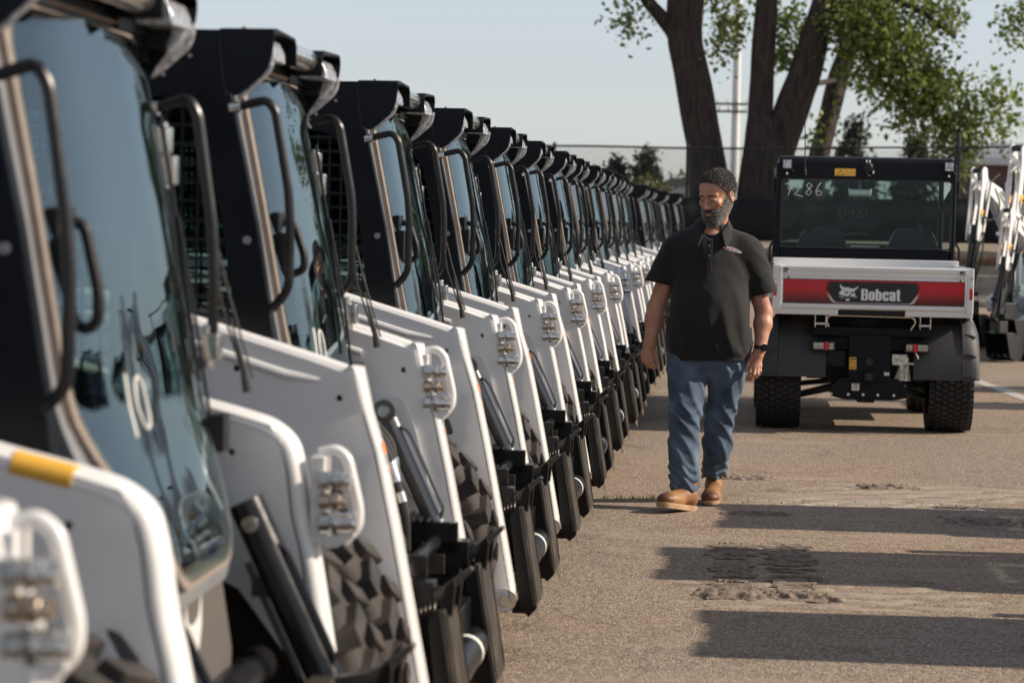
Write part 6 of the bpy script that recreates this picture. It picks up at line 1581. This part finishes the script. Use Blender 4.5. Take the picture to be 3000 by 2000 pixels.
# jeans
def build_jeans():
    J = Field((-.30,-.34,.04), (.28,.40,.93), .0042)
    J.ell((0,.0,.85), (.205,.145,.15), .04)
    hipL, kneeL, ankL = (-.112,-.01,.78), (-.118,-.115,.53), (-.112,-.195,.11)
    hipR, kneeR, ankR = (.105,.02,.78), (.070,.090,.51), (.043,.245,.155)
    J.cap(hipL, kneeL, .114, .081, .04); J.cap(kneeL, (-.125,-.150,.32), .079, .079, .03); J.cap((-.125,-.150,.32), ankL, .079, .066, .02)
    J.cap(hipR, kneeR, .110, .075, .04); J.cap(kneeR, (.055,.155,.32), .074, .076, .03); J.cap((.055,.155,.32), ankR, .076, .060, .02)
    def cut(n, p, lo, hi):
        n = np.array(n)/np.linalg.norm(n); J.op(lambda X, Y, Z: (X-p[0])*n[0]+(Y-p[1])*n[1]+(Z-p[2])*n[2], lo, hi, 0, 'i', pad=0)
    cut((.42,0,-1), (-.112,0,.085), (-.30,-.34,.04), (0.03,.0,.2)); cut((.05,0,-1), (.043,0,.145), (-.06,.05,.04), (.28,.40,.2))
    J.cap((-.112,-.195,.13), (-.112,-.20,.02), .046, .050, .003, 's'); J.cap((.043,.24,.18), (.043,.25,.06), .044, .046, .003, 's')
    n1 = fbm(21, (26, 48), (1,1,.8)); n2 = fbm(22, (90,), (1,1,1))
    def folds(X, Y, Z):
        w = np.clip((.30-Z)/.12, 0, 1)+.55*np.exp(-((Z-.53)/.07)**2)+.4*np.clip((Z-.70)/.08, 0, 1)
        ring = np.abs(np.sin(Z*62+2.2*np.sin(X*22+Y*14)+X*26))**2
        dg_ = np.abs(np.sin((Z*.8+X*1.3)*30+Y*9+1.0*np.sin(Z*14)))**3
        return (-.0075*n1(X, Y, Z)-.0011*n2(X, Y, Z)-.0095*ring*w-.0095*dg_).astype(np.float32)
    JJ = J
    J.mesh('jeans', 'denim', MAN, smooth=2, noise=folds)
build_jeans()
M['stitch'] = mat('pale_hem_stitch', (.30, .27, .22), .8)
for c, n_, r_ in (((-.112,-.197,.098),(.42,0,-1),.0655),((.043,.245,.160),(.05,0,-1),.0600)):
    b = MB(); nn_ = Vector(n_).normalized(); u = nn_.cross(Vector((0,1,0))).normalized(); w_ = nn_.cross(u)
    for k in range(44):
        a = 2*math.pi*k/44; a2 = a+.085; rr_ = r_+.0035
        b.bar(Vector(c)+(u*math.cos(a)+w_*math.sin(a))*rr_, Vector(c)+(u*math.cos(a2)+w_*math.sin(a2))*rr_, .0016, .0016)
    b.build('hem_stitching', 'stitch', MAN, smooth=False)
# boots
def boot(loc, yaw, pitch):
    o = empty('boot', loc); o.rotation_euler = (R(pitch), 0, R(yaw)); o.parent = MAN
    # toe towards local -y; heel at +.09
    B = Field((-.08,-.27,-.01), (.08,.12,.20), .0032)
    B.ell((0,.045,.060), (.040,.048,.050), .02); B.cap((0,.03,.17), (0,.035,.07), .046, .044, .02); B.cap((0,.01,.085), (0,-.13,.052), .044, .040, .03)
    B.ell((0,-.105,.045), (.050,.075,.036), .03); B.ell((-.004,-.165,.045), (.048,.055,.034), .03); 
    B.op(lambda X, Y, Z: .024-Z, (-.08,-.27,-.01), (.08,.12,.20), 0, 'i'); B.op(lambda X, Y, Z: Z-.168, (-.08,-.27,-.01), (.08,.12,.20), 0, 'i')
    up = B.mesh('upper', 'bootleather', o, smooth=2, noise=lambda X, Y, Z: (-.0016*fb_(X, Y, Z)))
    C = Field((-.08,-.27,-.01), (.08,.0,.12), .0032)
    C.ell((-.003,-.170,.045), (.0495,.0545,.0355), .0); C.op(lambda X, Y, Z: .024-Z, (-.08,-.27,-.01), (.08,0,.12), 0, 'i'); C.op(lambda X, Y, Z: Y+.155+.25*np.abs(X), (-.08,-.27,-.01), (.08,0,.12), 0, 'i')
    C.mesh('toe_cap', 'toeleather', o, smooth=2)
    out = [(-.036,.085),(-.042,.04),(-.038,-.03),(-.050,-.10),(-.054,-.16),(-.046,-.205),(-.022,-.232),(.012,-.234),(.040,-.212),(.054,-.17),(.054,-.11),(.042,-.03),(.042,.04),(.034,.085),(.0,.098)]
    b = MB(); b.prism(roundpoly(out, .02, 4), .012, .030, axis='z'); b.build('welt', 'sole', o, bevel=.003)
    b = MB(); b.prism(roundpoly([(x*.985, y*.99) for x, y in out], .02, 4), .0, .0125, axis='z'); b.build('sole', 'sole' if pitch else 'outsole', o, bevel=.002)
    for s in (-1, 1):
        b = MB(); b.prism([(.014,.125),(.050,.125),(.040,.080),(.030,.072),(.022,.080)], s*.040, s*.0455, axis='x'); b.build('elastic_gore', 'toeleather', o, bevel=.004)
fb_ = fbm(31, (60, 110))
boot((-.112,-.235,.002), -33, -9); boot((.043,.215,0), -4, 0)
# ------------------------------------------------------------------ camera, light, sky
def set_camera():
    vx, vy, roll, h, f = 2160., 656., 1.4, 1.56, 7083.
    y = Vector((vx-1500, -(vy-1000), f)).normalized()
    up = Vector((math.sin(R(roll)), math.cos(R(roll)), 0)); up = (up-y*up.dot(y)).normalized()
    x = y.cross(up)
    if x.x < 0: x = -x
    # rows: camera right/up/forward expressed in world
    right = Vector((x[0], y[0], up[0])); cu = Vector((x[1], y[1], up[1])); fw = Vector((x[2], y[2], up[2]))
    m = Matrix.Identity(4)
    for i in range(3): m[i][0] = right[i]; m[i][1] = cu[i]; m[i][2] = -fw[i]
    m.translation = Vector((0, 0, h))
    cd = bpy.data.cameras.new('camera'); cd.lens = 85; cd.sensor_width = 36; cd.clip_start = .1; cd.clip_end = 5000
    cd.dof.use_dof = True; cd.dof.focus_distance = 12.4; cd.dof.aperture_fstop = 4.3
    co = bpy.data.objects.new('camera', cd); col.objects.link(co); co.matrix_world = m
    sc.camera = co
set_camera()
EL, AZ = 31., 2.     # sun elevation; azimuth of the sun measured from +X towards +Y
sd = bpy.data.lights.new('sun', 'SUN'); sd.energy = 5.0; sd.angle = R(.55); sd.color = (1., .86, .70)
so = bpy.data.objects.new('sun', sd); col.objects.link(so)
d = Vector((math.cos(R(EL))*math.cos(R(AZ)), math.cos(R(EL))*math.sin(R(AZ)), math.sin(R(EL))))
so.rotation_euler = d.to_track_quat('Z', 'Y').to_euler()
w = bpy.data.worlds.new('World'); sc.world = w; w.use_nodes = True
nt = w.node_tree; N = nt.nodes; L = nt.links
sky = N.new('ShaderNodeTexSky'); sky.sky_type = 'NISHITA'; sky.sun_disc = False; sky.sun_elevation = R(EL); sky.sun_rotation = R(90-AZ)
sky.air_density = 1.0; sky.dust_density = 0.6; sky.ozone_density = 3.0; sky.altitude = 200
hs = N.new('ShaderNodeHueSaturation'); hs.inputs['Saturation'].default_value = .42
L.new(sky.outputs[0], hs.inputs['Color'])
ml = N.new('ShaderNodeMix'); ml.data_type = 'RGBA'; ml.blend_type = 'MULTIPLY'; ml.inputs[0].default_value = 1; ml.inputs[7].default_value = (1.0, .995, 1.02, 1); L.new(hs.outputs[0], ml.inputs[6]); L.new(ml.outputs[2], N['Background'].inputs[0])
N['Background'].inputs[1].default_value = .12
sc.view_settings.view_transform = 'Standard'; sc.view_settings.look = 'None'; sc.view_settings.exposure = .19; sc.view_settings.gamma = 1
sc.cycles.use_denoising = True
sc.cycles.max_bounces = 8; sc.cycles.transparent_max_bounces = 24; sc.cycles.glossy_bounces = 4; sc.cycles.diffuse_bounces = 3
sc.cycles.sample_clamp_indirect = 6
